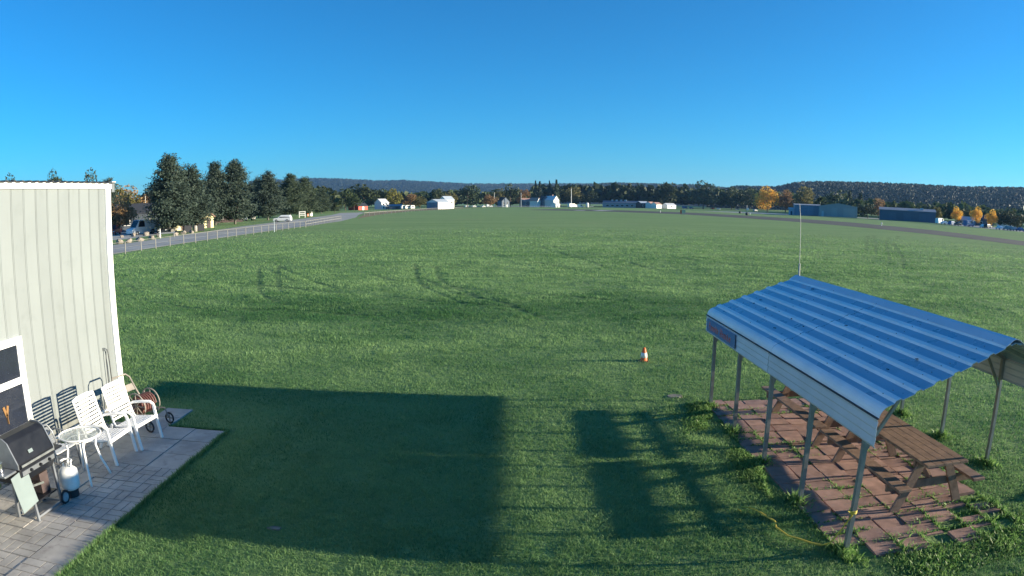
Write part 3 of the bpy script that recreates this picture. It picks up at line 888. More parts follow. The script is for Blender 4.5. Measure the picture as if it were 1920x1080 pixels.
stone_patch('flat_stone', 'flat pale stone sunk in the sunny lawn beyond the carport', (3.29, 12.45, .01), .20, .13, MT['boulder'])
stone_patch('flat_stone', 'flat stone sunk in the shaded lawn near the patio', (-2.89, 6.81, .0), .10, .05, MT['boulder'])

# ------------------------------------------------------------------ grass blades
GRASS = leaf_mat('grass_blade', (.068, .178, .060), (.285, .440, .180), .45, .55)
WEED = leaf_mat('weed_leaf', (.07, .18, .045), (.27, .42, .14), .40, .5)


def blades(name, xy, z0, h, w, tint, seg, mat, label, cat, lean=.55, sun_face=False, parent=None):
    n = len(xy)
    rng = RNG
    a = rng.uniform(0, 2 * np.pi, n)
    side = np.stack([np.cos(a), np.sin(a)], -1) * (w / 2)[:, None]
    la = rng.uniform(0, 2 * np.pi, n)
    ln = (rng.uniform(.15, 1, n) * lean * h)
    tip = np.stack([np.cos(la), np.sin(la)], -1) * ln[:, None]
    base = np.concatenate([xy, z0[:, None]], 1)
    def pt(off, zz): return np.concatenate([xy + off, (z0 + zz)[:, None]], 1)
    if seg == 2:
        v = np.stack([pt(-side, -.01 + 0 * h), pt(side, -.01 + 0 * h), pt(-side * .85 + tip * .32, h * .6), pt(side * .85 + tip * .32, h * .6), pt(tip, h)], 1).reshape(-1, 3)
        i = np.arange(n)[:, None] * 5
        faces = [i + np.array([[0, 1, 3, 2]]), i + np.array([[2, 3, 4]])]
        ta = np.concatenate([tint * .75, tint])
    else:
        v = np.stack([pt(-side, -.02 + 0 * h), pt(side, -.02 + 0 * h), pt(tip, h)], 1).reshape(-1, 3)
        i = np.arange(n)[:, None] * 3
        faces = [i + np.array([[0, 1, 2]])]
        ta = tint
    o = put(name, np_mesh(name, v, faces, mat, face_attr={'tint': np.clip(ta, 0, 1)}), parent)
    if label: tag(o, label, cat, kind='stuff')
    else: o['kind'] = 'stuff'
    return o


def free_of_things(x, y):
    ok = ~((x < -4.93) & (y < 10.08))
    ok &= ~((x < -6.13) & (x > -6.78) & (y < 11.12))
    ok &= ~((x < -7.78) & (y < 11.2))
    ok &= ~((x > 3.70) & (x < 6.62) & (y > 5.72) & (y < 12.02))
    ok &= (x > -36.5)
    return ok


dd = np.linspace(3.0, 105, 3000)
rho = np.where(dd < 8, 2700.0, 2700.0 * (dd / 8) ** -1.95) * np.clip((110 - dd) / 82, 0.0, 1) ** 1.3
pdf = rho * dd
cdf = np.cumsum(pdf); total = int(cdf[-1] * (dd[1] - dd[0]) * R(148)); cdf /= cdf[-1]
d = np.interp(RNG.random(total), cdf, dd)
b = RNG.uniform(R(-74), R(74), total)
x, y = d * np.sin(b), d * np.cos(b)
ok = free_of_things(x, y) & ((np.abs(b) < R(53)) | (d < 15))
x, y, d = x[ok], y[ok], d[ok]
clump = vnoise(x * 2.6, y * 2.6, 21) * .6 + vnoise(x * 7, y * 7, 22) * .4
far_mix = np.clip((d - 9) / 10, 0, 1)
clump = clump * (1 - .75 * far_mix) + .75 * far_mix * np.clip((vnoise(x / .7, y / .6, 26) * .4 + vnoise(x / .3, y / .28, 27) * .35 + vnoise(x / 2.4, y / 1.6, 28) * .25 - .5) * 1.7 + .5, 0, 1)
patch = vnoise(x * .45, y * .7, 23) * .55 + vnoise(x * .11, y * .2, 24) * .45
wear = np.zeros(len(x)); far_ = d > 18; wear[far_] = track_wear(x[far_], y[far_])
z0 = ground_z(x, y)
h = (.020 + (.050 + .016 * far_mix) * clump ** 1.4) * (.8 + .4 * RNG.random(len(x))) * (1 - .55 * wear) * np.clip(.85 + d / 60, 1, 1.7)
w = .0065 * np.maximum(1, d / 8) * RNG.uniform(.7, 1.3, len(x))
tint = np.clip(.08 + .55 * clump + .55 * (patch - .35) + .6 * (vnoise(x / 1.2, y / .8, 29) - .5) + .5 * far_mix * (vnoise(x / 11, y / 4.5, 61) * .6 + vnoise(x / 4, y / 1.8, 62) * .4 - .5) + RNG.normal(0, .18, len(x)) - .45 * wear - .42 * lush(x, y), 0, 1)
nr = d + RNG.normal(0, 1.6, len(d)) < 11.5
w[~nr] *= 1.5
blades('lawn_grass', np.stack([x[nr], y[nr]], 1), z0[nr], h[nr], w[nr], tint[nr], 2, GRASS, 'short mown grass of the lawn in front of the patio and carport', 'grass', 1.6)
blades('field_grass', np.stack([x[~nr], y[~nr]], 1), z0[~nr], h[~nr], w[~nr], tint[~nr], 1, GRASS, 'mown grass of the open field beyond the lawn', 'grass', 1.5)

# taller weeds: paver joints, post feet, patio rim
wx, wy, wh = [], [], []
rw = random.Random(5)
for k in range(15000):
    if rw.random() < .5: x_ = 3.74 + rw.randint(0, 7) * PX + rw.gauss(0, .022); y_ = rw.uniform(5.75, 12.0)
    else: x_ = rw.uniform(3.74, 6.6); y_ = 5.78 + rw.randint(0, 20) * PY + rw.gauss(0, .022)
    nz = float(vnoise(np.array([x_ * 1.7]), np.array([y_ * 1.7]), 31)[0])
    edge = max(0, 1 - (y_ - 5.75) / 1.5) + .7 * max(0, 1 - (6.6 - x_) / .6) + .15
    if nz * (.55 + 1.3 * edge) < .40: continue
    wx.append(x_); wy.append(y_); wh.append((.03 + .07 * nz * min(1.3, edge + .35)) * rw.uniform(.6, 1.3))
for px_, ys in ((3.79, near_posts), (7.55, far_posts)):
    for yp in ys:
        for k in range(260):
            r_ = abs(rw.gauss(0, .16)); a_ = rw.uniform(0, 6.28)
            wx.append(px_ + r_ * math.cos(a_)); wy.append(yp + r_ * 1.4 * math.sin(a_)); wh.append(max(.04, .17 - .45 * r_) * rw.uniform(.5, 1.2))
for k in range(9000):                                       # ragged fringe along the sunny side of the terrace
    y_ = rw.uniform(5.5, 11.9); x_ = 3.62 - abs(rw.gauss(0, .22)) + .12 * math.sin(y_ * 2.3)
    nz = float(vnoise(np.array([x_ * 2.2]), np.array([y_ * 1.3]), 33)[0])
    if nz < .42: continue
    wx.append(x_); wy.append(y_); wh.append((.05 + .12 * (nz - .3)) * rw.uniform(.6, 1.2))
for k in range(9000):                                       # rough clover at the near end
    x_ = rw.uniform(3.9, 8.2); y_ = rw.uniform(4.6, 6.2)
    nz = float(vnoise(np.array([x_ * 2.2]), np.array([y_ * 2.2]), 35)[0])
    if nz < .22 or (y_ > 5.78 and 3.75 < x_ < 6.5): continue
    wx.append(x_); wy.append(y_); wh.append((.035 + .06 * nz) * rw.uniform(.6, 1.2))
wx, wy, wh = map(np.array, (wx, wy, wh))
blades('weeds', np.stack([wx, wy], 1), np.zeros(len(wx)) - .01, wh, .010 + .02 * RNG.random(len(wx)), RNG.normal(.5, .22, len(wx)), 2, WEED, 'leafy weeds growing between the red pavers and around the carport posts', 'weeds', 1.1)
rim_y = RNG.uniform(4, 10.1, 2600); rim_x = -4.955 + np.abs(RNG.normal(0, .03, 2600)) - .03 * vnoise(rim_y * 3, rim_y * 0, 40)
cor_x = RNG.uniform(-6.15, -4.95, 700); cor_y = 10.06 + np.abs(RNG.normal(0, .03, 700))
gx_ = np.concatenate([rim_x, cor_x]); gy_ = np.concatenate([rim_y, cor_y])
blades('grass_fringe', np.stack([gx_, gy_], 1), np.zeros(len(gx_)), RNG.uniform(.05, .10, len(gx_)), np.full(len(gx_), .008), RNG.normal(.45, .2, len(gx_)), 2, GRASS, 'uncut grass fringe along the outer rim of the patio', 'grass', .9)

# ------------------------------------------------------------------ trees
def cards(centers, size, rng, flat=0.0, shape=(1.0, .7)):
    n = len(centers)
    u = rng.normal(size=(n, 3)); u /= np.linalg.norm(u, axis=1)[:, None]
    t = rng.normal(size=(n, 3)); t[:, 2] *= (1 - flat)
    t -= (t * u).sum(1)[:, None] * u * .9; t /= np.linalg.norm(t, axis=1)[:, None]
    s = np.cross(u, t); s /= np.linalg.norm(s, axis=1)[:, None]
    sz = size * rng.uniform(.6, 1.3, n)
    t *= (sz * shape[0] / 2)[:, None]; s *= (sz * shape[1] / 2)[:, None]
    v = np.stack([centers - t, centers + s * .9, centers + t, centers - s * .9], 1)
    return v


def crown_mesh(name, v, tint):
    n = len(v)
    f = np.arange(n * 4).reshape(n, 4)
    return np_mesh(name, v.reshape(-1, 3), [f], None, face_attr={'tint': np.clip(tint, 0, 1)})


def decid_crown(seed, nleaf, lobes=14, size=.09):
    """unit crown: radius 1 in x,y, z from -1 to 1, uneven lobes"""
    rng = np.random.default_rng(seed)
    c = rng.normal(size=(lobes, 3)); c /= np.linalg.norm(c, axis=1)[:, None]
    c[:, 2] = c[:, 2] * .9 + .08
    c *= rng.uniform(.35, .72, (lobes, 1)); rad = rng.uniform(.24, .44, lobes)
    k = rng.integers(0, lobes, nleaf)
    d_ = rng.normal(size=(nleaf, 3)); d_ /= np.linalg.norm(d_, axis=1)[:, None]
    p_ = c[k] + d_ * (rad[k] * rng.uniform(.55, 1.05, nleaf) ** .6)[:, None]
    tint = .5 + .35 * (rng.random(lobes)[k] - .5) + rng.normal(0, .15, nleaf)
    return crown_mesh('crown', cards(p_, size, rng), tint)


def pine_crown(seed, nleaf, top=.5):
    """unit pine: z 0..1, radius about .26, whorled ragged branches"""
    rng = np.random.default_rng(seed)
    P, T = [], []
    nb = 95
    for i in range(nb):
        z = .10 + .88 * (i / nb) ** .95
        u = (z - .10) / .9
        prof_ = .25 * (1 - u ** 1.9) ** .75 * (.55 + .45 * min(1, u / .16)) + .012
        az = i * 2.39996 + rng.normal(0, .35)
        L = prof_ * rng.uniform(.7, 1.18)
        rise = (.04 + .10 * u) * rng.uniform(.3, 1.3) - .03
        m_ = max(6, int(nleaf / nb * (.4 + 1.7 * L / .25)))
        s = rng.uniform(.2, 1.0, m_) ** .75
        spread = .018 + .035 * s * (L / .25)
        q = np.stack([np.cos(az) * L * s, np.sin(az) * L * s, z + rise * s ** 1.5], 1) + rng.normal(0, 1, (m_, 3)) * spread[:, None] * np.array([1, 1, .65])
        P.append(q); T.append(.35 + .3 * s + rng.normal(0, .12, m_) + rng.normal(0, .1))
    P = np.concatenate(P); T = np.concatenate(T)
    return crown_mesh('crown', cards(P, .027, rng, shape=(1.1, .5)), T)


def spruce_crown(seed, nleaf):
    rng = np.random.default_rng(seed)
    z = rng.uniform(.08, 1, nleaf) ** 1.1
    lay = np.abs(np.sin(z * 40)) * .35 + .65
    r_ = (.03 + .30 * (1 - z)) * lay * np.sqrt(rng.uniform(.2, 1, nleaf))
    a = rng.uniform(0, 6.283, nleaf)
    P = np.stack([r_ * np.cos(a), r_ * np.sin(a), z - r_ * .25], 1)
    return crown_mesh('crown', cards(P, .07, rng), .4 + rng.normal(0, .15, nleaf))


def trunk_mesh(pts, rs, limbs=()):
    b = MB().tube(pts, rs, 8)
    for l in limbs: b.tube(l[0], l[1], 5)
    return b.mesh('trunk', None, True)


TR_DECID = trunk_mesh([(0, 0, -.02), (.01, 0, .2), (.0, .01, .42), (.02, 0, .8)], [.045, .034, .028, .008],
                      [([(0, 0, .28), (.12, .03, .48), (.26, .05, .66)], [.02, .013, .004]), ([(0, 0, .32), (-.10, -.06, .52), (-.22, -.1, .7)], [.02, .013, .004]), ([(0, 0, .36), (.0, .12, .55), (-.03, .25, .68)], [.018, .012, .004])])
TR_PINE = trunk_mesh([(0, 0, -.01), (.004, 0, .3), (0, .003, .6), (0, 0, .97)], [.019, .015, .010, .002],
                     [([(0, 0, .16 + .09 * k), (.10 * math.cos(k * 2.4), .10 * math.sin(k * 2.4), .18 + .09 * k)], [.006, .002]) for k in range(8)])
DECID = [decid_crown(s, 1500, 15, .15) for s in (1, 2, 3, 4)]
DECID_FINE = [decid_crown(s, 3600, 20, .10) for s in (5, 6)]
PINES = [pine_crown(s, 17000) for s in (1, 2, 3)]
SPRUCE = [spruce_crown(s, 900) for s in (1, 2)]
LEAF = dict(
    dark=leaf_mat('leaf_dark', (.022, .038, .020), (.062, .082, .036), .2),
    mid=leaf_mat('leaf_mid', (.032, .056, .024), (.085, .115, .042), .25),
    olive=leaf_mat('leaf_olive', (.085, .09, .034), (.23, .205, .075), .35),
    yellow=leaf_mat('leaf_yellow', (.11, .11, .025), (.26, .24, .06), .35),
    rust=leaf_mat('leaf_rust', (.16, .095, .05), (.36, .23, .11), .35),
    orange=leaf_mat('leaf_orange', (.52, .29, .045), (.95, .62, .12), .4),
    russet=leaf_mat('leaf_russet', (.24, .15, .075), (.46, .31, .16), .4),
    hill=leaf_mat('hill_leaf', (.010, .022, .020), (.017, .032, .028), .08),
    pine=leaf_mat('pine_needles', (.026, .045, .037), (.068, .098, .075), .12),
    bluegreen=leaf_mat('leaf_bluegreen', (.034, .058, .040), (.095, .130, .080), .25),
)
_tn = [0]


def tree(label, bearing, dist, height, width, kind='dark', form='decid', group='trees beyond the field', base=.18, fine=False, name=None, z=0.0):
    _tn[0] += 1; k = _tn[0]
    p_ = polar(bearing, dist, z)
    t = thing(name or {'decid': 'broadleaf_tree', 'pine': 'pine_tree', 'spruce': 'spruce_tree'}[form], label, 'tree', p_, k * 1.7, group)
    if form == 'decid':
        cr = put('crown', (DECID_FINE[k % 2] if fine else DECID[k % 4]), t, (0, 0, height * (base + 1) / 2), 0, LEAF[kind])
        cr.scale = (width * .57, width * .57, height * (1 - base) * .56)
        tr = put('trunk', TR_DECID, t, (0, 0, 0), 0, MT['bark']); tr.scale = (height * .55, height * .55, height)
    elif form == 'pine':
        cr = put('crown', PINES[k % 3], t, (0, 0, 0), 0, LEAF[kind]); cr.scale = (width / .53, width / .53, height * .85)
        tr = put('trunk', TR_PINE, t, (0, 0, 0), 0, MT['barkpale']); tr.scale = (height, height, height * .87)
    else:
        cr = put('crown', SPRUCE[k % 2], t, (0, 0, 0), 0, LEAF[kind]); cr.scale = (width / .6, width / .6, height)
        tr = put('trunk', TR_PINE, t, (0, 0, 0), 0, MT['bark']); tr.scale = (height, height, height)
    return t


def th(dist, top_px, base_px): return dist * (base_px - top_px) / 1230.0


PG = 'row of pines along the road'
# label, bearing, distance, height, width, kind, form
tree('tallest dark pine above the parked white van', -29.92, 116, 14.6, 8.6, 'pine', 'pine', PG)
tree('dark pine crowded against the tallest pine on the side away from the van', -28.05, 122, 13.0, 8.0, 'pine', 'pine', PG)
tree('narrow-topped dark pine in the middle pair of pines', -25.91, 158, 16.2, 8.4, 'pine', 'pine', PG)
tree('broad dark pine in the middle pair, beside the narrow-topped one', -24.19, 160, 16.6, 9.6, 'pine', 'pine', PG)
tree('dense dark pine above the parked white station wagon', -21.30, 190, 15.2, 9.6, 'pine', 'pine', PG)
tree('rounded pine right behind the white notice frame', -19.34, 226, 16.2, 11.0, 'bluegreen', 'pine', PG)
tree('shaggy pine at the end of the row just past the white notice frame', -18.08, 236, 15.2, 10.0, 'bluegreen', 'pine', PG)
tree('dark pine deep between the row and the far woods', -22.14, 232, 15.5, 9, 'pine', 'pine', PG)
tree('shorter pine past the end of the pine row', -16.64, 300, 12.6, 9, 'bluegreen', 'pine', PG)
tree('squat pine beyond the road bend where the pine row fades out', -15.47, 330, 12.0, 9, 'bluegreen', 'pine', PG)
tree('small dark pine low behind the brown boards', -23.21, 196, 9.0, 7.5, 'pine', 'pine', PG)
RG = 'trees showing over the cream building roof'
tree('tiny treetop at the far left over the dark ribbed roof', -43.80, 150, 12.6, 6, 'dark', group=RG, fine=True)
tree('round dark treetop alone over the ribbed roof', -39.75, 150, 13.2, 5.5, 'dark', group=RG, fine=True)
tree('broad dark treetop over the ribbed roof near its corner', -36.53, 150, 13.0, 6.5, 'pine', group=RG, fine=True)
tree('ragged pine top right above the building corner', -35.14, 150, 12.6, 6.4, 'pine', 'pine', group=RG)
AG = 'autumn trees behind the red vehicle'
tree('rust-leaved small tree behind the red vehicle', -34.30, 130, 7.0, 7.0, 'russet', group=AG, fine=True, base=.05)
tree('dark green tree against the building corner post', -34.30, 160, 10.2, 9.5, 'olive', group=AG, fine=True, base=.05)
tree('olive brown tree over the slate barn', -32.99, 165, 9.8, 10.0, 'russet', group=AG, fine=True, base=.05)
tree('brownish tree between the slate barn and the tallest pine', -31.64, 168, 9.5, 9.0, 'russet', group=AG, fine=True, base=.05)
FG = 'trees along the far edge of the field'
tree('broad dark tree behind the small red barn', -12.91, 480, 18.5, 26, 'dark', group=FG)
tree('green tree between the pines and the red barn', -14.54, 440, 14.5, 14, 'mid', group=FG, base=.08)
tree('dull green tree low beside the red barn', -13.79, 430, 10.5, 10, 'mid', group=FG, base=.05)
tree('yellow-green tree beyond the white-roofed house', -10.35, 480, 14.0, 13, 'yellow', group=FG, base=.08)
tree('green tree directly behind the white-roofed house', -11.09, 490, 15.0, 13, 'mid', group=FG, base=.08)
tree('reddish brown tree behind the blue shed', -8.95, 500, 11.0, 15, 'rust', group=FG, base=.06)
tree('grey-green bush tree beside the blue and white hangar', -8.02, 450, 8.6, 11, 'olive', group=FG, base=.05)
tree('dark tree rising behind the blue and white hangar', -6.43, 520, 14.4, 15, 'dark', group=FG, base=.08)
tree('brown tinted tree just past the blue and white hangar', -5.36, 530, 12.5, 12, 'olive', group=FG, base=.08)
tree('largest round dark tree in the middle of the far tree line', -3.91, 540, 18.6, 24, 'bluegreen', group=FG, base=.05)
tree('tan autumn tree low beside the largest round tree', -1.96, 545, 10.6, 13, 'rust', group=FG, base=.05)
tree('olive tree behind the parked white vehicles', -1.21, 585, 15.5, 17, 'olive', group=FG, base=.05)
tree('dark square-topped tree above the navy house', -0.14, 590, 20.5, 17, 'dark', group=FG, base=.05)
tree('purple-brown tree between the navy house and the pole', 0.93, 620, 16.5, 15, 'rust', group=FG, base=.05)
tree('pointed spruce pair member, the shorter one', 2.05, 640, 25.5, 8, 'pine', 'spruce', group=FG)
tree('pointed spruce pair member, the taller broad one', 2.42, 645, 25.0, 11, 'pine', 'spruce', group=FG)
tree('thin spire of a spruce above the grey house', 3.26, 640, 25.5, 7, 'pine', 'spruce', group=FG)
tree('tall open spruce above the white gabled house', 3.87, 640, 26.5, 11, 'bluegreen', 'spruce', group=FG)
tree('dark rounded tree behind the white gabled house', 4.19, 660, 19.0, 22, 'dark', group=FG, base=.05)
tree('grey-brown tree behind the thin white pole', 5.41, 650, 18.5, 19, 'olive', group=FG, base=.05)
tree('dark green tree beyond the white box truck', 6.80, 655, 16.5, 18, 'dark', group=FG, base=.05)
tree('dark treetop humped above the end of the long blue building', 13.70, 660, 26, 22, 'dark', group=FG, base=.03)
tree('great spreading dark tree left of the orange tree', 16.68, 640, 26.5, 32, 'bluegreen', group=FG, base=.03)
tree('dark tree with lit crown between the great tree and the orange tree', 19.15, 640, 20.5, 20, 'dark', group=FG, base=.03)
tree('shaded tree touching the orange tree', 20.50, 650, 22.0, 20, 'dark', group=FG, base=.03)
tree('bright orange autumn tree beside the grey hangar', 22.27, 520, 19.0, 20, 'orange', group=FG, base=.03, fine=True)
tree('tan and green tree between the orange tree and the grey hangar', 23.86, 540, 18.0, 14, 'rust', group=FG, base=.03)
tree('olive green tree with sunlit edge above the grey hangar end', 25.54, 520, 19.5, 21, 'olive', group=FG, base=.03)
tree('dark tree behind the grey hangar gable', 28.43, 500, 18.5, 20, 'mid', group=FG, base=.03)
tree('dark conifer just past the grey hangar gable', 29.45, 470, 17.5, 12, 'bluegreen', 'spruce', group=FG)
tree('leaning pale-edged conifer past the grey hangar', 30.38, 460, 16.0, 12, 'bluegreen', 'spruce', group=FG)
tree('tan bush tree between the two hangars', 31.97, 400, 11.0, 9, 'rust', group=FG, base=.05)
tree('dark shrubby tree filling the gap between the two hangars', 31.04, 385, 8.0, 13, 'dark', group=FG, base=.02)
tree('yellowish tree at the end of the long low hangar', 37.14, 360, 8.0, 6.5, 'olive', group=FG, base=.05)
OG = 'small orange trees by the car park'
tree('small orange tree nearest the long low hangar', 38.86, 335, 8.0, 6.6, 'orange', group=OG, base=.12, fine=True)
tree('middle one of the three small orange trees', 40.50, 315, 8.2, 6.0, 'orange', group=OG, base=.12, fine=True)
tree('smallest orange tree at the edge of the car park', 41.80, 300, 7.2, 6.2, 'orange', group=OG, base=.12, fine=True)
tree('olive tree between two of the small orange trees', 39.70, 350, 8.0, 7, 'mid', group=OG, base=.08)
tree('dark hedge-like tree at the far right edge of the view', 43.80, 300, 7.6, 13, 'dark', group=OG, base=.02, fine=True)
tree('dark tree left of the far right hedge-like tree', 42.78, 330, 7.4, 9, 'dark', group=OG, base=.02)

# woods that read as one mass, and the wooded hills
def blob_wood(name, label, centers, rad, hgt, mat, seed, per=26, cone=.3, spread=.22, leaf=.95):
    rng = np.random.default_rng(seed)
    n = len(centers)
    k = np.repeat(np.arange(n), per)
    d_ = rng.normal(size=(n * per, 3)); d_ /= np.linalg.norm(d_, axis=1)[:, None]; d_[:, 2] = np.abs(d_[:, 2]) * 1.0 - .15
    conif = (rng.random(n) < cone)[k]
    sh = np.where(conif, 1 - .75 * np.clip(d_[:, 2], 0, 1), 1.0)
    p_ = centers[k] + np.stack([d_[:, 0] * rad[k] * sh, d_[:, 1] * rad[k] * sh, hgt[k] * (.45 + .55 * d_[:, 2])], 1)
    v = cards(p_, rad[k] * leaf, rng, shape=(1.0, .8))
    tint = np.clip(.45 + rng.normal(0, spread, n)[k] + rng.normal(0, spread * .4, n * per), 0, 1)
    f = np.arange(len(v) * 4).reshape(-1, 4)
    o = put(name, np_mesh(name, v.reshape(-1, 3), [f], mat, face_attr={'tint': tint}))
    return tag(o, label, 'woods', kind='stuff')


def ring_spots(n, b0, b1, d0, d1, seed):
    rng = np.random.default_rng(seed)
    b = np.radians(rng.uniform(b0, b1, n)); d_ = np.sqrt(rng.uniform(d0 ** 2, d1 ** 2, n))
    return np.stack([d_ * np.sin(b), d_ * np.cos(b), np.zeros(n)], 1), rng


c_, rg_ = ring_spots(330, -16.78, 1.86, 640, 780, 3)
blob_wood('woods', 'dark mixed woods behind the houses in the middle of the far field edge', c_, rg_.uniform(4, 8, len(c_)), rg_.uniform(9, 17, len(c_)), LEAF['mid'], 4)
c_, rg_ = ring_spots(330, 1.86, 15.84, 690, 840, 5)
blob_wood('woods', 'dense dark woods behind the long blue building', c_, rg_.uniform(4, 9, len(c_)), rg_.uniform(16, 27, len(c_)), LEAF['dark'], 6)
c_, rg_ = ring_spots(200, 15.38, 25.16, 700, 820, 7)
blob_wood('woods', 'shaded woods behind the orange tree', c_, rg_.uniform(4, 8, len(c_)), rg_.uniform(16, 24, len(c_)), LEAF['mid'], 8)
c_, rg_ = ring_spots(420, 25.16, 54.06, 430, 640, 9)
blob_wood('woods', 'mixed woods behind the two hangars and the car park', c_, rg_.uniform(3, 6, len(c_)), rg_.uniform(7, 13, len(c_)), LEAF['mid'], 10)
c_, rg_ = ring_spots(260, -56.85, -33.55, 190, 300, 13)
blob_wood('woods', 'dark woods far behind the cream building', c_, rg_.uniform(3, 5, len(c_)), rg_.uniform(6, 9, len(c_)), LEAF['mid'], 14)
c_, rg_ = ring_spots(150, -31.22, -15.84, 320, 470, 15)
blob_wood('woods', 'shaded woods behind the row of pines', c_, rg_.uniform(4, 6, len(c_)), rg_.uniform(10, 16, len(c_)), LEAF['dark'], 16)

HILL = M('hill_forest_floor', (.022, .036, .026), .95, var=.3, scale=.01, coord='World')


def hill(name, label, prof_, dist, depth, seed, ntree, mat, step=.25):
    """prof_: list of (bearing, elevation in degrees); ridge at dist, foot nearer"""
    bs = np.arange(prof_[0][0], prof_[-1][0] + step, step)
    el = np.interp(bs, [a for a, _ in prof_], [e for _, e in prof_])
    rng = np.random.default_rng(seed)
    rows = np.linspace(0, 1, 9)
    V = []
    for r_ in rows:
        dd_ = dist - depth * (1 - r_)
        hh = (dist * np.tan(np.radians(el)) + EYE) * np.sin(r_ * np.pi / 2) ** 1.2
        V.append(np.stack([dd_ * np.sin(np.radians(bs)), dd_ * np.cos(np.radians(bs)), hh - 3], 1))
    back = V[-1] * np.array([1.25, 1.25, 0]) + np.array([0, 0, -3]); V.append(back)
    nb_ = len(bs); idx_ = np.arange(nb_ * len(V)).reshape(len(V), nb_)
    q = np.stack([idx_[:-1, :-1], idx_[:-1, 1:], idx_[1:, 1:], idx_[1:, :-1]], -1).reshape(-1, 4)
    o = put(name, np_mesh(name, np.concatenate(V), [q], HILL, smooth=True)); tag(o, label, 'hill', kind='structure')
    b = rng.uniform(bs[0], bs[-1], ntree); r_ = rng.uniform(0.02, 1.0, ntree) ** .8
    e = np.interp(b, bs, el); dd_ = dist - depth * (1 - r_)
    hh = (dist * np.tan(np.radians(e)) + EYE) * np.sin(r_ * np.pi / 2) ** 1.2
    c = np.stack([dd_ * np.sin(np.radians(b)), dd_ * np.cos(np.radians(b)), hh - 9], 1)
    return blob_wood('hill_woods', label.replace('hill', 'hill forest'), c, rng.uniform(4, 8, ntree) * (dist / 1800) ** .8, rng.uniform(12, 19, ntree) * (dist / 1800) ** .7, mat, seed + 1, per=22, spread=.14, leaf=.52)


hill('hills', 'long dark wooded hill above the hangars', [(17.24, 1.0), (19.57, 1.45), (22.83, 1.45), (25.16, 1.95), (27.96, 2.05), (31.69, 2.1), (35.42, 2.1), (39.14, 2.1), (44.74, 2.3), (55.92, 2.4)], 1900, 950, 50, 9000, LEAF['hill'])
hill('hills', 'low blue hill far behind the middle houses', [(-22.83, 1.9), (-17.71, 2.05), (-14.91, 1.95), (-12.12, 1.75), (-9.32, 1.72), (-6.52, 1.55), (-3.73, 1.38), (0.00, 1.38), (3.73, 1.40), (6.99, 1.42)], 5200, 1800, 60, 6000, LEAF['hill'])
hill('hills', 'bluish hill behind the long blue building', [(5.59, 1.25), (8.39, 1.50), (11.18, 1.50), (13.98, 1.44), (15.84, 1.50), (18.17, 1.32), (20.50, 1.1)], 3600, 1300, 70, 3600, LEAF['hill'])

# ------------------------------------------------------------------ far buildings
def house(name, label, cat, bearing, dist, w, dpt, wall_h, roof_h, rot=0.0, wall='housewhite', roof='darkroof', front_gable=False, windows=(), door=None, over=.3, group=None, chimney=False, yaw_to_camera=True):
    """box with gabled roof; local -y looks at the camera. windows: (x, z, w, h) on that front"""
    p_ = polar(bearing, dist)
    rz = -R(bearing) + R(rot) if yaw_to_camera else R(rot)
    t = thing(name, label, cat, p_, rz, group)
    hw, hd = w / 2, dpt / 2
    if front_gable: MB().prism([(-hw, -.3), (hw, -.3), (hw, wall_h), (0, wall_h + roof_h), (-hw, wall_h)], -hd, hd).build('wall', MT[wall], t)
    else:
        b = MB(); n_ = [(-hd, -.3), (hd, -.3), (hd, wall_h), (0, wall_h + roof_h), (-hd, wall_h)]
        vs = [(-hw, y, z) for y, z in n_] + [(hw, y, z) for y, z in n_]
        b.add(vs, [(4, 3, 2, 1, 0), (5, 6, 7, 8, 9)] + [(i, (i + 1) % 5, (i + 1) % 5 + 5, i + 5) for i in range(5)]).build('wall', MT[wall], t)
    th_ = .18
    r_ = MB()
    a_, s_ = (hw, hd) if front_gable else (hd, hw)
    sl = roof_h / a_
    pr = [(-a_ - over, wall_h - over * sl + .04), (0, wall_h + roof_h + .04), (a_ + over, wall_h - over * sl + .04), (a_ + over, wall_h - over * sl + .04 + th_), (0, wall_h + roof_h + .04 + th_), (-a_ - over, wall_h - over * sl + .04 + th_)]
    if front_gable: r_.prism(pr, -s_ - over, s_ + over)
    else:
        vs = [(-s_ - over, y, z) for y, z in pr] + [(s_ + over, y, z) for y, z in pr]
        r_.add(vs, [(5, 4, 3, 2, 1, 0), (6, 7, 8, 9, 10, 11)] + [(i, (i + 1) % 6, (i + 1) % 6 + 6, i + 6) for i in range(6)])
    ro = r_.build('roof', MT[roof], t)
    if chimney: MB().box((w * .2, 0, wall_h + roof_h + .5), (.7, .7, 1.6)).build('chimney', MT['terra'], ro)
    for (x, z, ww, hh) in windows:
        wo_ = MB().box((x, -hd - .03, z), (ww + .24, .08, hh + .24)).build('window', MT['housewhite'], t)
        MB().box((x, -hd - .075, z), (ww, .03, hh)).build('pane', MT['pane'], wo_)
    if door:
        x, ww, hh, mt = door
        MB().box((x, -hd - .04, hh / 2), (ww, .08, hh)).build('door', MT[mt], t)
    return t


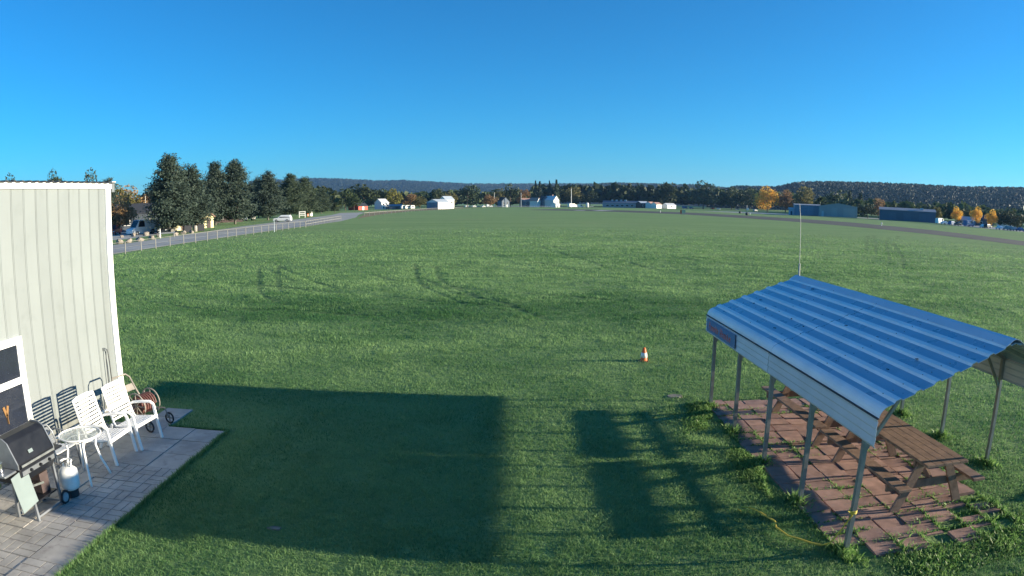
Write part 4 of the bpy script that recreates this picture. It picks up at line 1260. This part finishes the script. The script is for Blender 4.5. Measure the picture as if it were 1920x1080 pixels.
house('barn', 'dark slate barn behind the white van', 'barn', -32.53, 146, 10.5, 8, 3.6, 1.9, 4, 'slate', 'darkroof', windows=((-3, 1.8, 1.2, 1), (2.5, 1.8, 1.2, 1)))
house('cottage', 'pale yellow cottage glimpsed under the pines', 'cottage', -27.31, 140, 4.2, 5, 2.3, 1.5, 28, 'cream', 'terra', True, windows=((-.8, 1.4, .7, .9),), door=(.9, .9, 2, 'brown'))
house('shed', 'pale yellow shed low behind the pine trunks near the van', 'shed', -29.12, 132, 3.4, 3, 2.0, 1.0, 30, 'cream', 'terra', True, door=(.2, .9, 1.8, 'brown'))
house('cabin', 'brown cabin with faded pink gable roof between the pine trunks', 'cabin', -24.98, 185, 8.0, 6, 2.4, 1.5, 12, 'brown', 'terra', windows=((-2, 1.4, 1, .9), (2, 1.4, 1, .9)))
house('shed', 'dark brown shed beside the cabin under the pines', 'shed', -26.38, 178, 5.0, 4, 2.4, .9, 12, 'brown', 'darkroof', door=(.5, 1.6, 2, 'slate'))
for lab, bg, ds, ww in (('white box trailer parked under the pines', -23.44, 190, 2.0), ('small white box trailer past the pine trunks', -22.69, 196, 1.6)):
    t = thing('box_trailer', lab, 'trailer', polar(bg, ds), -R(bg) + .4, 'white trailers under the pines')
    MB().box((0, 0, 1.05), (ww, 1.3, 1.1)).build('trailer_body', MT['housewhite'], t, bevel=.05)
    for s in (-1, 1): MB().tube([(s * ww * .25, -.72, .3), (s * ww * .25, -.55, .3)], .28, 12).build('wheel', MT['rubber'], t)
house('barn', 'small red barn at the far end of the post fence', 'barn', -13.28, 445, 8.2, 7, 2.6, 2.0, 40, 'red', 'darkroof', door=(0, 1.6, 2.2, 'housewhite'))
house('shed', 'red wing of the small red barn, lower than it', 'shed', -13.84, 448, 4.8, 5, 1.8, 1.0, 40, 'red', 'red')
house('house', 'white-roofed house with a blue shaded front', 'house', -11.37, 460, 6.4, 8, 4.6, 2.6, 38, 'housewhite', 'tinroof', windows=((-1.4, 3.4, .9, 1.2), (1.4, 3.4, .9, 1.2), (-1.4, 1.3, .9, 1.2)), door=(1.3, 1, 2.1, 'houseblue'))
house('shed', 'long low blue shed beyond the white-roofed house', 'shed', -10.21, 455, 9.5, 5, 2.2, 1.0, 10, 'houseblue', 'hangarblue', door=(1, 2, 1.9, 'slate'))
for lab, bg, ww in (('white caravan next to the long low blue shed', -9.46, 3.8), ('pinkish white caravan in the row by the blue shed', -9.09, 4.6), ('cream caravan at the end of the row by the blue shed', -8.71, 3.0)):
    t = thing('caravan', lab, 'caravan', polar(bg, 440), -R(bg) + .5, 'caravans by the blue shed')
    MB().prism([(-ww / 2, .5), (ww / 2, .5), (ww / 2 + .1, 1.6), (ww / 2 - .4, 2.6), (-ww / 2 + .3, 2.6), (-ww / 2 - .1, 1.5)], -1, 1).build('caravan_body', MT['housewhite'], t)
    MB().box((0, -1.02, 1.8), (ww * .5, .04, .6)).build('window', MT['pane'], t)
    MB().tube([(0, -1.05, .35), (0, -.8, .35)], .34, 12).build('wheel', MT['rubber'], t)
hb = house('hangar', 'blue fronted hangar with a bright white side wall', 'hangar', -6.43, 425, 10.5, 10.5, 4.4, 1.8, 44, 'housewhite', 'hangarlight', False)
MB().ebox((-5.36, -5.2, .05), (-5.26, 5.2, 4.3)).build('hangar_door', MT['carblue'], hb)
for k in range(3): MB().ebox((-5.42, -5.0 + k * 3.4, .1), (-5.365, -5.0 + k * 3.4 + 3.2, 4.2)).build('door_leaf', MT['hangarblue'], hb)
house('house', 'tall white house right behind the blue fronted hangar', 'house', -5.69, 452, 7, 8, 6.0, 2.4, 34, 'housewhite', 'hangarlight', windows=((-1.5, 4.2, 1, 1.3), (1.5, 4.2, 1, 1.3)))
house('house', 'navy house with a white gable tip under the square-topped tree', 'house', -0.75, 575, 7.6, 8, 5.4, 3.2, 30, 'houseblue', 'darkroof', True, windows=((-1.8, 3.6, 1, 1.5), (1.8, 3.6, 1, 1.5), (-1.8, 1.3, 1, 1.5)), door=(1.4, 1.1, 2.1, 'housewhite'))
house('house', 'wide slate blue house beside the leaning white gable', 'house', 1.40, 585, 13, 9, 4.8, 2.8, 24, 'houseblue', 'terra', windows=((-4, 3.4, 1.1, 1.4), (-1, 3.4, 1.1, 1.4), (3, 3.4, 1.1, 1.4), (-4, 1.2, 1.1, 1.4), (3, 1.2, 1.1, 1.4)))
house('house', 'narrow white gabled house catching the sun', 'house', 2.00, 578, 5.0, 8, 5.6, 2.6, 62, 'housewhite', 'terra', True, windows=((0, 3.8, .9, 1.3),))
house('house', 'slate blue gabled house next to the big white one', 'house', 2.80, 585, 8.5, 9, 6.2, 3.4, 22, 'houseblue', 'darkroof', True, windows=((-2, 4.2, 1.1, 1.5), (2, 4.2, 1.1, 1.5), (-2, 1.4, 1.1, 1.5), (2, 1.4, 1.1, 1.5)))
house('house', 'biggest white gabled house with grey porch roof in the middle distance', 'house', 3.45, 580, 7.5, 11, 6.2, 3.6, 50, 'housewhite', 'tinroof', True, windows=((-1.8, 4.4, 1, 1.5), (1.8, 4.4, 1, 1.5)), chimney=True)
house('porch', 'white porch wing leaning on the biggest white house', 'house', 3.77, 572, 5.5, 6, 2.8, 1.3, 50, 'housewhite', 'tinroof', door=(0, 1.2, 2.1, 'slate'))
lb = house('school', 'long low blue building with pale roof vents', 'building', 9.69, 620, 37, 16, 4.2, 2.0, -4, 'hangarblue', 'houseblue', windows=[(-14 + k * 4.6, 1.9, 2.6, 1.4) for k in range(7)])
for k in range(4): MB().box((-10 + k * 4.2, -3, 6.6), (1.6 + .5 * (k % 2), 1.6, 1.7)).build('roof_vent', MT['hangarlight'], lb)
house('house', 'brownish block at the end of the long blue building', 'house', 11.37, 600, 8, 10, 4.4, 1.6, 30, 'brown', 'hangarlight', windows=((-2, 2.4, 1.2, 1.4), (2, 2.4, 1.2, 1.4)))
for lab, bg, ds, w_, h_, r_ in (('small white cottage nearest the long blue building', 12.07, 596, 6, 4.0, 50), ('white cottage with a wide bright wall, second from the long blue building', 12.58, 590, 7, 3.6, 48), ('white cottage with a pale roof at the end of the cottage row', 13.70, 600, 11, 3.0, 44)):
    house('cottage', lab, 'cottage', bg, ds, w_, 7, h_, 1.7, r_, 'housewhite', 'terra' if w_ < 10 else 'tinroof', windows=((0, 1.8, 1.2, 1.2),), group='white cottages by the long blue building')
hg = house('hangar', 'grey hangar with a wide shallow gable by the runway', 'hangar', 28.38, 372, 21.0, 22, 5.6, 1.6, 3, 'hangargrey', 'hangargrey', True, door=(-8.6, 1.2, 3.0, 'hangarlight'))
for k in range(5): MB().ebox((-7 + k * 3.3, -11.08, .1), (-7 + k * 3.3 + 3.2, -11.02, 4.9)).build('door_leaf', MT['hangargrey'], hg)
hg2 = house('hangar', 'flat blue-grey hangar joined to the gabled grey one', 'hangar', 25.72, 385, 15.0, 20, 5.6, .6, 3, 'hangarblue', 'hangargrey', False)
for k in range(4): MB().ebox((-6.8 + k * 3.4, -10.08, .1), (-6.8 + k * 3.4 + 3.3, -10.02, 4.9)).build('door_leaf', MT['hangarblue'], hg2)
house('shed', 'small pale shed against the flat blue-grey hangar', 'shed', 24.37, 378, 2.8, 3, 3.4, .5, 3, 'hangarlight', 'hangarlight', door=(0, 1, 2.1, 'slate'))
ls = house('hangar', 'long low dark hangar beyond the grey one', 'hangar', 34.48, 345, 29, 14, 5.0, 1.2, 2, 'houseblue', 'hangargrey', False)
for k in range(7): MB().ebox((-13.6 + k * 3.9, -7.08, .1), (-13.6 + k * 3.9 + 3.7, -7.02, 3.9)).build('door_leaf', MT['houseblue'], ls)
MB().box((7.5, -3, 6.2), (1.6, 1.4, 1.0)).build('roof_vent', MT['hangarlight'], ls)
house('house', 'low grey house roof below the small orange trees', 'house', 39.70, 340, 9, 8, 2.2, 1.6, -14, 'hangarblue', 'hangarlight', windows=((-2, 1.3, 1.2, 1), (2, 1.3, 1.2, 1)))
house('house', 'white gabled house behind the car park at the right', 'house', 43.06, 330, 5, 7, 3.4, 2.4, 42, 'housewhite', 'slate', True, windows=((0, 2.4, 1, 1.2),))
house('house', 'navy house between the middle and smallest orange tree', 'house', 41.29, 345, 9, 8, 2.8, 2.2, 0, 'houseblue', 'slate', windows=((-2, 1.5, 1.2, 1.1), (2, 1.5, 1.2, 1.1)))

# ------------------------------------------------------------------ vehicles
def car(label, loc, rz, paint, kind='sedan', group=None):
    """built along +x (front), 4 wheels on the ground"""
    t = thing({'van': 'van', 'suv': 'station_wagon', 'sedan': 'car', 'pickup': 'pickup_truck'}[kind], label, {'van': 'van', 'suv': 'car', 'sedan': 'car', 'pickup': 'truck'}[kind], loc, rz, group)
    P = {'sedan': dict(L=4.5, W=1.78, belt=.92, roof=1.42, st=[(-2.25, .80, 0), (-2.15, .95, 0), (-1.45, 1.0, 0), (-.95, .98, 1), (.35, .96, 1), (1.0, .93, 0), (2.0, .80, 0), (2.25, .62, 0)]),
         'suv': dict(L=4.6, W=1.86, belt=1.02, roof=1.66, st=[(-2.3, .85, 0), (-2.25, 1.05, 0), (-2.0, 1.06, 1), (.30, 1.04, 1), (1.05, 1.02, 0), (2.1, .90, 0), (2.3, .65, 0)]),
         'van': dict(L=5.6, W=2.0, belt=1.30, roof=2.5, st=[(-2.8, 1.3, 1), (-2.78, 1.3, 1), (1.15, 1.3, 1), (1.95, 1.25, 0), (2.6, 1.05, 0), (2.8, .75, 0)]),
         'pickup': dict(L=5.4, W=1.9, belt=1.05, roof=1.75, st=[(-2.7, 1.05, 0), (-.7, 1.05, 0), (-.45, 1.05, 1), (.75, 1.05, 1), (1.25, 1.05, 0), (2.5, .95, 0), (2.7, .7, 0)])}[kind]
    hw = P['W'] / 2
    V, F = [], []
    for (x, z, up) in P['st']:
        zt = P['roof'] if up else z + .02
        wt = hw * .76 if up and kind != 'van' else (hw * .92 if up else hw * .93)
        V += [(x, -hw * .94, .28), (x, -hw, .55), (x, -hw, z), (x, -wt, zt), (x, wt, zt), (x, hw, z), (x, hw, .55), (x, hw * .94, .28)]
    k = len(P['st'])
    for i in range(k - 1):
        F += [(i * 8 + j, (i + 1) * 8 + j, (i + 1) * 8 + (j + 1) % 8, i * 8 + (j + 1) % 8) for j in range(8)]
    F += [tuple(range(8)), tuple((k - 1) * 8 + j for j in range(7, -1, -1))]
    MB().add(V, F).build('body', MT[paint], t, bevel=.05)
    ups = [s for s in P['st'] if s[2]]
    x0, x1 = ups[0][0], ups[-1][0]
    zr, zb = P['roof'], P['belt']
    wt = hw * (.76 if kind != 'van' else .92)
    for s in (-1, 1):
        xa = x0 if kind != 'van' else x1 - 1.15
        q = [(xa, s * (hw + .012), zb + .03), (x1 + (.45 if kind != 'van' else .35), s * (hw + .012), zb + .03), (x1 - .02, s * (wt + .03), zr - .13), (xa + .08, s * (wt + .03), zr - .13)]
        MB().add(q + [(a, b - s * .03, c) for a, b, c in q], [(0, 1, 2, 3), (7, 6, 5, 4), (0, 4, 5, 1), (1, 5, 6, 2), (2, 6, 7, 3), (3, 7, 4, 0)]).build('side_window', MT['pane'], t)
    nxt = P['st'][P['st'].index(ups[-1]) + 1]
    q = [(nxt[0] + .012, -hw * .86, nxt[1] + .04), (nxt[0] + .012, hw * .86, nxt[1] + .04), (x1 + .04, wt * .92, zr - .06), (x1 + .04, -wt * .92, zr - .06)]
    MB().add(q + [(a + .03, b, c + .02) for a, b, c in q], [(3, 2, 1, 0), (4, 5, 6, 7), (0, 1, 5, 4), (1, 2, 6, 5), (2, 3, 7, 6), (3, 0, 4, 7)]).build('windscreen', MT['pane'], t)
    for sx in (-.29 * P['L'], .31 * P['L']):
        for s in (-1, 1):
            wl = MB().tube([(sx, s * (hw - .2), .33), (sx, s * (hw + .02), .33)], .33, 16).build('wheel', MT['rubber'], t)
            MB().tube([(sx, s * (hw + .021), .33), (sx, s * (hw + .03), .33)], .19, 12).build('rim', MT['cargrey'], wl)
    for s in (-1, 1):
        MB().box((P['L'] / 2 - .02, s * hw * .72, .66), (.08, .34, .14)).build('headlight', MT['lamp'], t)
    return t


car('white van parked with its nose towards the boulders', polar(-32.34, 119), R(-112), 'carwhite', 'van')
car('red pickup at the building corner beside the rust-leaved tree', polar(-34.81, 126), R(-70), 'carred', 'pickup')
car('dark car parked next to the white van', polar(-31.13, 121), R(-75), 'carblack', 'sedan', 'dark cars under the pines')
car('black car in front of the grey board screen', polar(-30.38, 117), R(-68), 'carblack', 'sedan', 'dark cars under the pines')
car('light silver station wagon beside the road under the pines', polar(-20.04, 165), R(-172), 'carwhite', 'suv')
CG = 'vehicles parked along the far field edge'
for lab, bg, ds, pt_, kd, rz in (
        ('white car under the largest round tree, left of a pair', -3.91, 560, 'carwhite', 'suv', 40), ('white car under the largest round tree, right of a pair', -3.26, 560, 'carwhite', 'suv', 35),
        ('white pickup beside the tan autumn tree', -2.52, 560, 'carwhite', 'pickup', 60), ('white van past the tan autumn tree', -1.96, 566, 'carwhite', 'van', 20),
        ('white van by the thin white pole', 5.96, 560, 'carwhite', 'van', 5), ('blue van below the great spreading tree', 15.10, 640, 'carblue', 'van', 10),
        ('blue car below the great spreading tree', 15.66, 636, 'carblue', 'suv', 5), ('red and white pickup beneath the dark trees, left one', 17.52, 640, 'carred', 'pickup', 30),
        ('white car beneath the dark trees, right one', 18.03, 642, 'carwhite', 'sedan', 20), ('grey car under the shaded tree by the orange tree', 19.67, 648, 'cargrey', 'sedan', 10),
        ('white van under the shaded tree by the orange tree', 20.55, 646, 'carwhite', 'van', 80), ('grey car at the foot of the orange tree', 21.25, 560, 'cargrey', 'suv', 30)):
    car(lab, polar(bg, ds), R(rz), pt_, kd, CG)
t = thing('box_truck', 'white box truck parked right of the biggest white house', 'truck', polar(5.27, 556), R(38))
MB().box((-1.2, 0, 2.0), (6.4, 2.4, 2.7)).build('cargo_box', MT['housewhite'], t, bevel=.06)
MB().prism([(2.1, .5), (4.3, .5), (4.3, 1.5), (3.7, 2.5), (2.1, 2.5)], -1.1, 1.1).build('cab', MT['housewhite'], t)
MB().add([(3.78, -1.0, 2.35), (3.78, 1.0, 2.35), (4.27, 1.0, 1.62), (4.27, -1.0, 1.62), (3.82, -1.0, 2.37), (3.82, 1.0, 2.37), (4.31, 1.0, 1.64), (4.31, -1.0, 1.64)], [(0, 1, 2, 3), (7, 6, 5, 4), (0, 4, 5, 1), (2, 6, 7, 3), (1, 5, 6, 2), (0, 3, 7, 4)]).build('windscreen', MT['pane'], t)
for x in (-3, 3.2):
    for s in (-1, 1): MB().tube([(x, s * .9, .45), (x, s * 1.18, .45)], .45, 14).build('wheel', MT['rubber'], t)
t = thing('fuel_tank', 'upright white tank beside the box truck and van', 'tank', polar(6.57, 560))
MB().lathe([(1.0, .3), (1.25, .5), (1.25, 3.6), (.9, 4.1), (.1, 4.3)], 16).build('tank_shell', MT['housewhite'], t, smooth=True)
MB().lathe([(1.05, -.1), (1.1, -.1), (1.1, .3), (1.05, .3)], 16).build('tank_foot', MT['slate'], t)
# vehicles of the car park on the right
LG = 'vehicles in the car park at the right'
lot = (('white truck at the end of the long low dark hangar', 37.37, 318, 'carwhite', 'van', 20), ('white car just past the white truck', 37.79, 306, 'carwhite', 'sedan', 15), ('blue car under the small orange tree nearest the hangar', 38.45, 296, 'carblue', 'suv', 20),
       ('black car between two small orange trees', 38.96, 292, 'carblack', 'sedan', 20), ('pale blue car before the low grey house roof', 39.89, 286, 'carblue', 'van', 15), ('white car below the middle small orange tree', 41.15, 276, 'carwhite', 'sedan', 70),
       ('black car left of the smallest orange tree', 41.57, 275, 'carblack', 'suv', 20), ('white car right of the smallest orange tree', 42.59, 266, 'carwhite', 'sedan', 75), ('grey car in the car park before the white gabled house', 43.29, 262, 'cargrey', 'suv', 75),
       ('grey car second from the right edge in the car park', 43.80, 259, 'cargrey', 'sedan', 75), ('blue car at the right edge in the car park', 44.36, 256, 'carblue', 'sedan', 75))
for lab, bg, ds, pt_, kd, rz in lot: car(lab, polar(bg, ds), R(rz), pt_, kd, LG)
flat('car_park', [tuple(polar(b_, d_)[:2]) for b_, d_ in ((37.05, 330), (38.68, 288), (41.47, 266), (44.97, 245), (48.00, 250), (48.00, 300), (41.47, 320), (38.68, 345))], .014, MT['asphalt'], 'asphalt car park with rows of cars at the right', 'car park')

# ------------------------------------------------------------------ roadside
fn = thing('post_fence', 'long wire fence on grey posts between the lawn and the road', 'fence', (-36.3, 45, 0))
pm_ = MB().tube([(0, 0, -.1), (0, 0, 1.15)], .05, 8).mesh('post', MT['post'])
ypos = [k * 3.02 for k in range(-4, 23)]
for k, yv in enumerate(ypos):
    o = put('post', pm_, fn, (random.uniform(-.05, .05), yv + random.uniform(-.1, .1), random.uniform(-.05, .03))); o.rotation_euler = (random.uniform(-.03, .03), random.uniform(-.03, .03), 0)
for zz, r_ in ((1.12, .022), (.62, .008), (.2, .008)):
    MB().tube([(0, ypos[0], zz), (0, ypos[-1], zz)], r_, 5).build('rail' if zz > 1 else 'wire', MT['post'], fn)
g1, g2 = Vector((-36.6, 112.6, 0)), Vector((-41.8, 157, 0))
gf = thing('picket_rail', 'white close-set railing where the road bends behind the fence', 'railing', g1)
pw_ = MB().box((0, 0, .55), (.09, .09, 1.2)).mesh('post', MT['post'])
for k in range(26):
    put('post', pw_, gf, (g2 - g1) * (k / 25.0))
for zz in (.55, 1.08): MB().bar((0, 0, zz), (g2 - g1) + Vector((0, 0, zz)), .04, .07).build('rail', MT['post'], gf)
q1, q2, q3 = Vector((-47, 205, 0)), Vector((-44, 330, 0)), Vector((-33, 440, 0))
ff = thing('field_fence', 'thin far fence of pale posts along the dry grass', 'fence', q1)
pf_ = MB().box((0, 0, .6), (.16, .16, 1.4)).mesh('post', MT['post'])
for k in range(36):
    u = k / 35.0
    put('post', pf_, ff, (q2 - q1) * (u * 2) if u < .5 else (q2 - q1) + (q3 - q2) * (u * 2 - 1))
MB().bar((0, 0, 1.1), (q2 - q1) + Vector((0, 0, 1.1)), .05, .12).bar((q2 - q1) + Vector((0, 0, 1.1)), (q3 - q1) + Vector((0, 0, 1.1)), .05, .12).build('rail', MT['post'], ff)
e1, e2 = Vector((-40, 540, 0)), Vector((70, 560, 0))
fb = thing('board_fence', 'low pale fence in front of the middle houses', 'fence', e1)
for k in range(60): put('post', pf_, fb, (e2 - e1) * (k / 59.0))
MB().bar((0, 0, .95), (e2 - e1) + Vector((0, 0, .95)), .06, .25).build('rail', MT['hangarlight'], fb)


def boulder_mesh(seed):
    rng = np.random.default_rng(seed)
    import bmesh
    bm = bmesh.new(); bmesh.ops.create_icosphere(bm, subdivisions=2, radius=1)
    for v in bm.verts:
        d_ = v.co.normalized(); f_ = 1
        for (nx_, ny_, nz_, c0) in cuts[seed % len(cuts)]:
            q = d_.dot(Vector((nx_, ny_, nz_)))
            if q > c0: f_ = min(f_, c0 / q)
        v.co = d_ * f_ * (1 + rng.normal(0, .03))
    me_ = bpy.data.meshes.new('boulder'); bm.to_mesh(me_); bm.free(); me_.materials.append(MT['boulder'])
    return me_


rb = random.Random(9)
cuts = [[(*Vector((rb.gauss(0, 1), rb.gauss(0, 1), rb.gauss(0, 1))).normalized(), rb.uniform(.55, .85)) for _ in range(7)] for _ in range(4)]
BM_ = [boulder_mesh(s) for s in range(4)]
for lab, bg, ds, sz in (('pale boulder nearest the building corner by the road', -34.39, 87, 1.0), ('small white rock up by the red pickup', -34.11, 109, .7), ('pale boulder second from the building corner by the road', -33.51, 89, .8),
                        ('tan boulder in front of the white van nose', -33.09, 110, .85), ('grey upright boulder third from the building corner by the road', -32.57, 91, .95), ('broad tan boulder under the white van', -32.01, 111, 1.15),
                        ('light upright boulder below the broad tan one', -31.50, 95, 1.0), ('low boulder at the foot of the pale post', -30.94, 104, .8), ('tan boulder between the low rail and black bin', -29.40, 103, .8),
                        ('round grey boulder beside the black bin', -28.71, 109, .95), ('pale boulder between the two black bins', -28.01, 111, .85)):
    o = tag(put('boulder', BM_[len(lab) % 4], None, polar(bg, ds, sz * .25), rb.uniform(0, 6)), lab, 'boulder', 'boulders along the road')
    o.scale = (sz * rb.uniform(.55, .75), sz * rb.uniform(.5, .7), sz * rb.uniform(.45, .6))
for lab, bg, ds, w_, h_ in (('black lidded waste bin with the wider front', -28.38, 114, 1.35, 1.15), ('black tapered waste bin beside the tan barrel', -27.21, 119, 1.3, 1.15)):
    t = thing('waste_bin', lab, 'bin', polar(bg, ds), -R(bg) + .2, 'black waste bins by the road')
    MB().prism([(-w_ / 2, .08), (w_ / 2, .08), (w_ / 2 * .9, h_), (-w_ / 2 * .9, h_)], -.55, .55).build('bin_body', MT['binblack'], t)
    MB().box((0, 0, h_ + .05), (w_ * .95, 1.16, .08)).build('lid', MT['binblack'], t)
    for s in (-1, 1): MB().tube([(s * w_ * .35, -.4, .08), (s * w_ * .35 + .06, -.4, .08)], .09, 8).build('wheel', MT['rubber'], t)
t = thing('barrel', 'tan barrel standing between the two black bins', 'barrel', polar(-27.68, 117))
MB().lathe([(.32, 0), (.38, .1), (.40, .55), (.38, 1.0), (.33, 1.1)], 16).build('barrel_body', MT['beige'], t, smooth=True)
for zz in (.25, .85): MB().lathe([(.40, zz), (.415, zz + .01), (.415, zz + .05), (.40, zz + .06)], 16).build('hoop', MT['galv'], t)
t = thing('board_screen', 'grey upright board screen beside the dark cars', 'fence', polar(-29.78, 121), -R(-29.78) + .1)
for k in range(7): MB().box((-.9 + k * .3, 0, .8), (.27, .03, 1.7)).build('board', MT['post'], t)
for zz in (.4, 1.3): MB().box((0, .04, zz), (2.1, .05, .1)).build('rail', MT['post'], t)
t = thing('low_rail', 'low dark barrier rail on stub posts between the boulders', 'barrier', polar(-30.20, 100), -R(-30.20) + .5)
for x in (-1.3, 1.3): MB().box((x, 0, .4), (.14, .14, .9)).build('post', MT['post'], t)
MB().box((0, -.09, .62), (2.8, .05, .22)).build('rail', MT['slate'], t)
for name_, lab, bg, ds, hh, r_ in (('utility_post', 'pale post rising beside the slate barn and tallest pine', -30.52, 124, 3.4, .09), ('marker_post', 'pale short post between the boulders', -30.76, 98, 1.3, .09), ('road_sign_post', 'thin grey post in the fence line near the silver station wagon', -20.78, 101, 1.9, .06),
                                   ('light_pole', 'thin grey pole left of the wide slate blue house', 0.79, 570, 12.5, .24), ('light_pole', 'tall thin white pole behind the box truck', 5.17, 575, 16.5, .26), ('light_pole', 'thin pole beside the olive tree by parked white vehicles', -1.54, 575, 13, .18),
                                   ('utility_post', 'thin pale mast over the slate barn roof', -31.97, 160, 7.5, .07), ('light_pole', 'white marker pole under the shaded tree by the orange tree', 20.50, 600, 5.0, .2)):
    t = thing(name_, lab, 'pole', polar(bg, ds))
    MB().tube([(0, 0, -.1), (0, 0, hh)], [r_, r_ * .7], 8).build('shaft', MT['housewhite'] if 'white' in lab or 'pale' in lab else MT['hangarlight'], t)
    MB().lathe([(r_ * .9, hh), (r_ * 1.1, hh + .02), (r_ * .4, hh + .12)], 8).build('cap', MT['post'], t)
nb = thing('notice_frame', 'white wooden notice frame of rails by the road bend', 'notice board', polar(-18.31, 214), -R(-18.31))
for x in (-.95, .95): MB().box((x, 0, 1.0), (.28, .2, 2.1)).build('post', MT['housewhite'], nb)
for zz in (.75, 1.3, 1.9): MB().box((0, -.12, zz), (2.1, .08, .26)).build('board', MT['housewhite'], nb)
t = thing('barrel', 'white drum on the verge past the notice frame', 'barrel', polar(-17.61, 236))
MB().lathe([(.75, 0), (.8, .1), (.8, 1.5), (.6, 1.7)], 14).build('barrel_body', MT['housewhite'], t, smooth=True)
MB().lathe([(.55, 1.7), (.55, 1.76), (.1, 1.78)], 14).build('lid', MT['tinroof'], t)
t = thing('barrel', 'small orange drum beside the white drum', 'barrel', polar(-17.85, 234))
MB().lathe([(.32, 0), (.36, .1), (.36, .95), (.3, 1.0)], 12).build('barrel_body', MT['pink'], t, smooth=True)
MB().lathe([(.365, .4), (.37, .42), (.37, .6), (.365, .62)], 12).build('stripe', MT['conewhite'], t)
# airfield furniture
t = thing('runway_marker', 'yellow and orange runway marker board beside the runway', 'marker', polar(14.91, 272), -R(14.91))
MB().box((.35, 0, .95), (1.3, .2, 1.5)).build('board', MT['cream'], t)
MB().box((-.75, .0, .95), (.7, .2, 1.5)).build('board', MT['pink'], t)
for x in (-.8, .7): MB().box((x, .06, .1), (.1, .06, .5)).build('leg', MT['slate'], t)
for lab, bg, ds in (('dark drum on the grass left of the grey hangar, farther one', 19.90, 350), ('dark drum on the grass left of the grey hangar, nearer one', 20.50, 292)):
    t = thing('barrel', lab, 'drum', polar(bg, ds), 0, 'dark drums by the runway')
    MB().lathe([(.55, 0), (.62, .1), (.62, 1.1), (.5, 1.2)], 12).build('barrel_body', MT['binblack'], t, smooth=True)
    MB().lathe([(.63, .5), (.65, .52), (.65, .6), (.63, .62)], 12).build('hoop', MT['slate'], t)
for lab, bg, ds in (('small white runway edge light near the low dark hangar', 32.29, 190), ('small white runway edge light by the yellow marker board', 12.95, 300), ('small white runway edge light left of the carport antenna', 20.78, 296)):
    t = thing('runway_light', lab, 'light', polar(bg, ds), 0, 'runway edge lights')
    MB().tube([(0, 0, 0), (0, 0, .55)], .08, 8).build('stem', MT['conewhite'], t)
    MB().lathe([(.16, .55), (.2, .6), (.2, .8), (.1, .9)], 10).build('lamp_head', MT['conewhite'], t)

# ------------------------------------------------------------------ evening air between here and the hills
hz, hnt, hp = mat_base('haze_air')
hnt.nodes.remove(hp)
hv = hnt.nodes.new('ShaderNodeVolumePrincipled')
hv.inputs['Color'].default_value = (.28, .56, 1.0, 1)
hv.inputs['Density'].default_value = 6e-5
hv.inputs['Anisotropy'].default_value = .2
hnt.links.new(hv.outputs[0], hnt.nodes['Material Output'].inputs['Volume'])
tag(MB().ebox((-9100, -3100, -10), (9100, 9100, 320)).build('haze', hz), 'thin blue evening haze over the whole airfield', 'haze', kind='stuff')
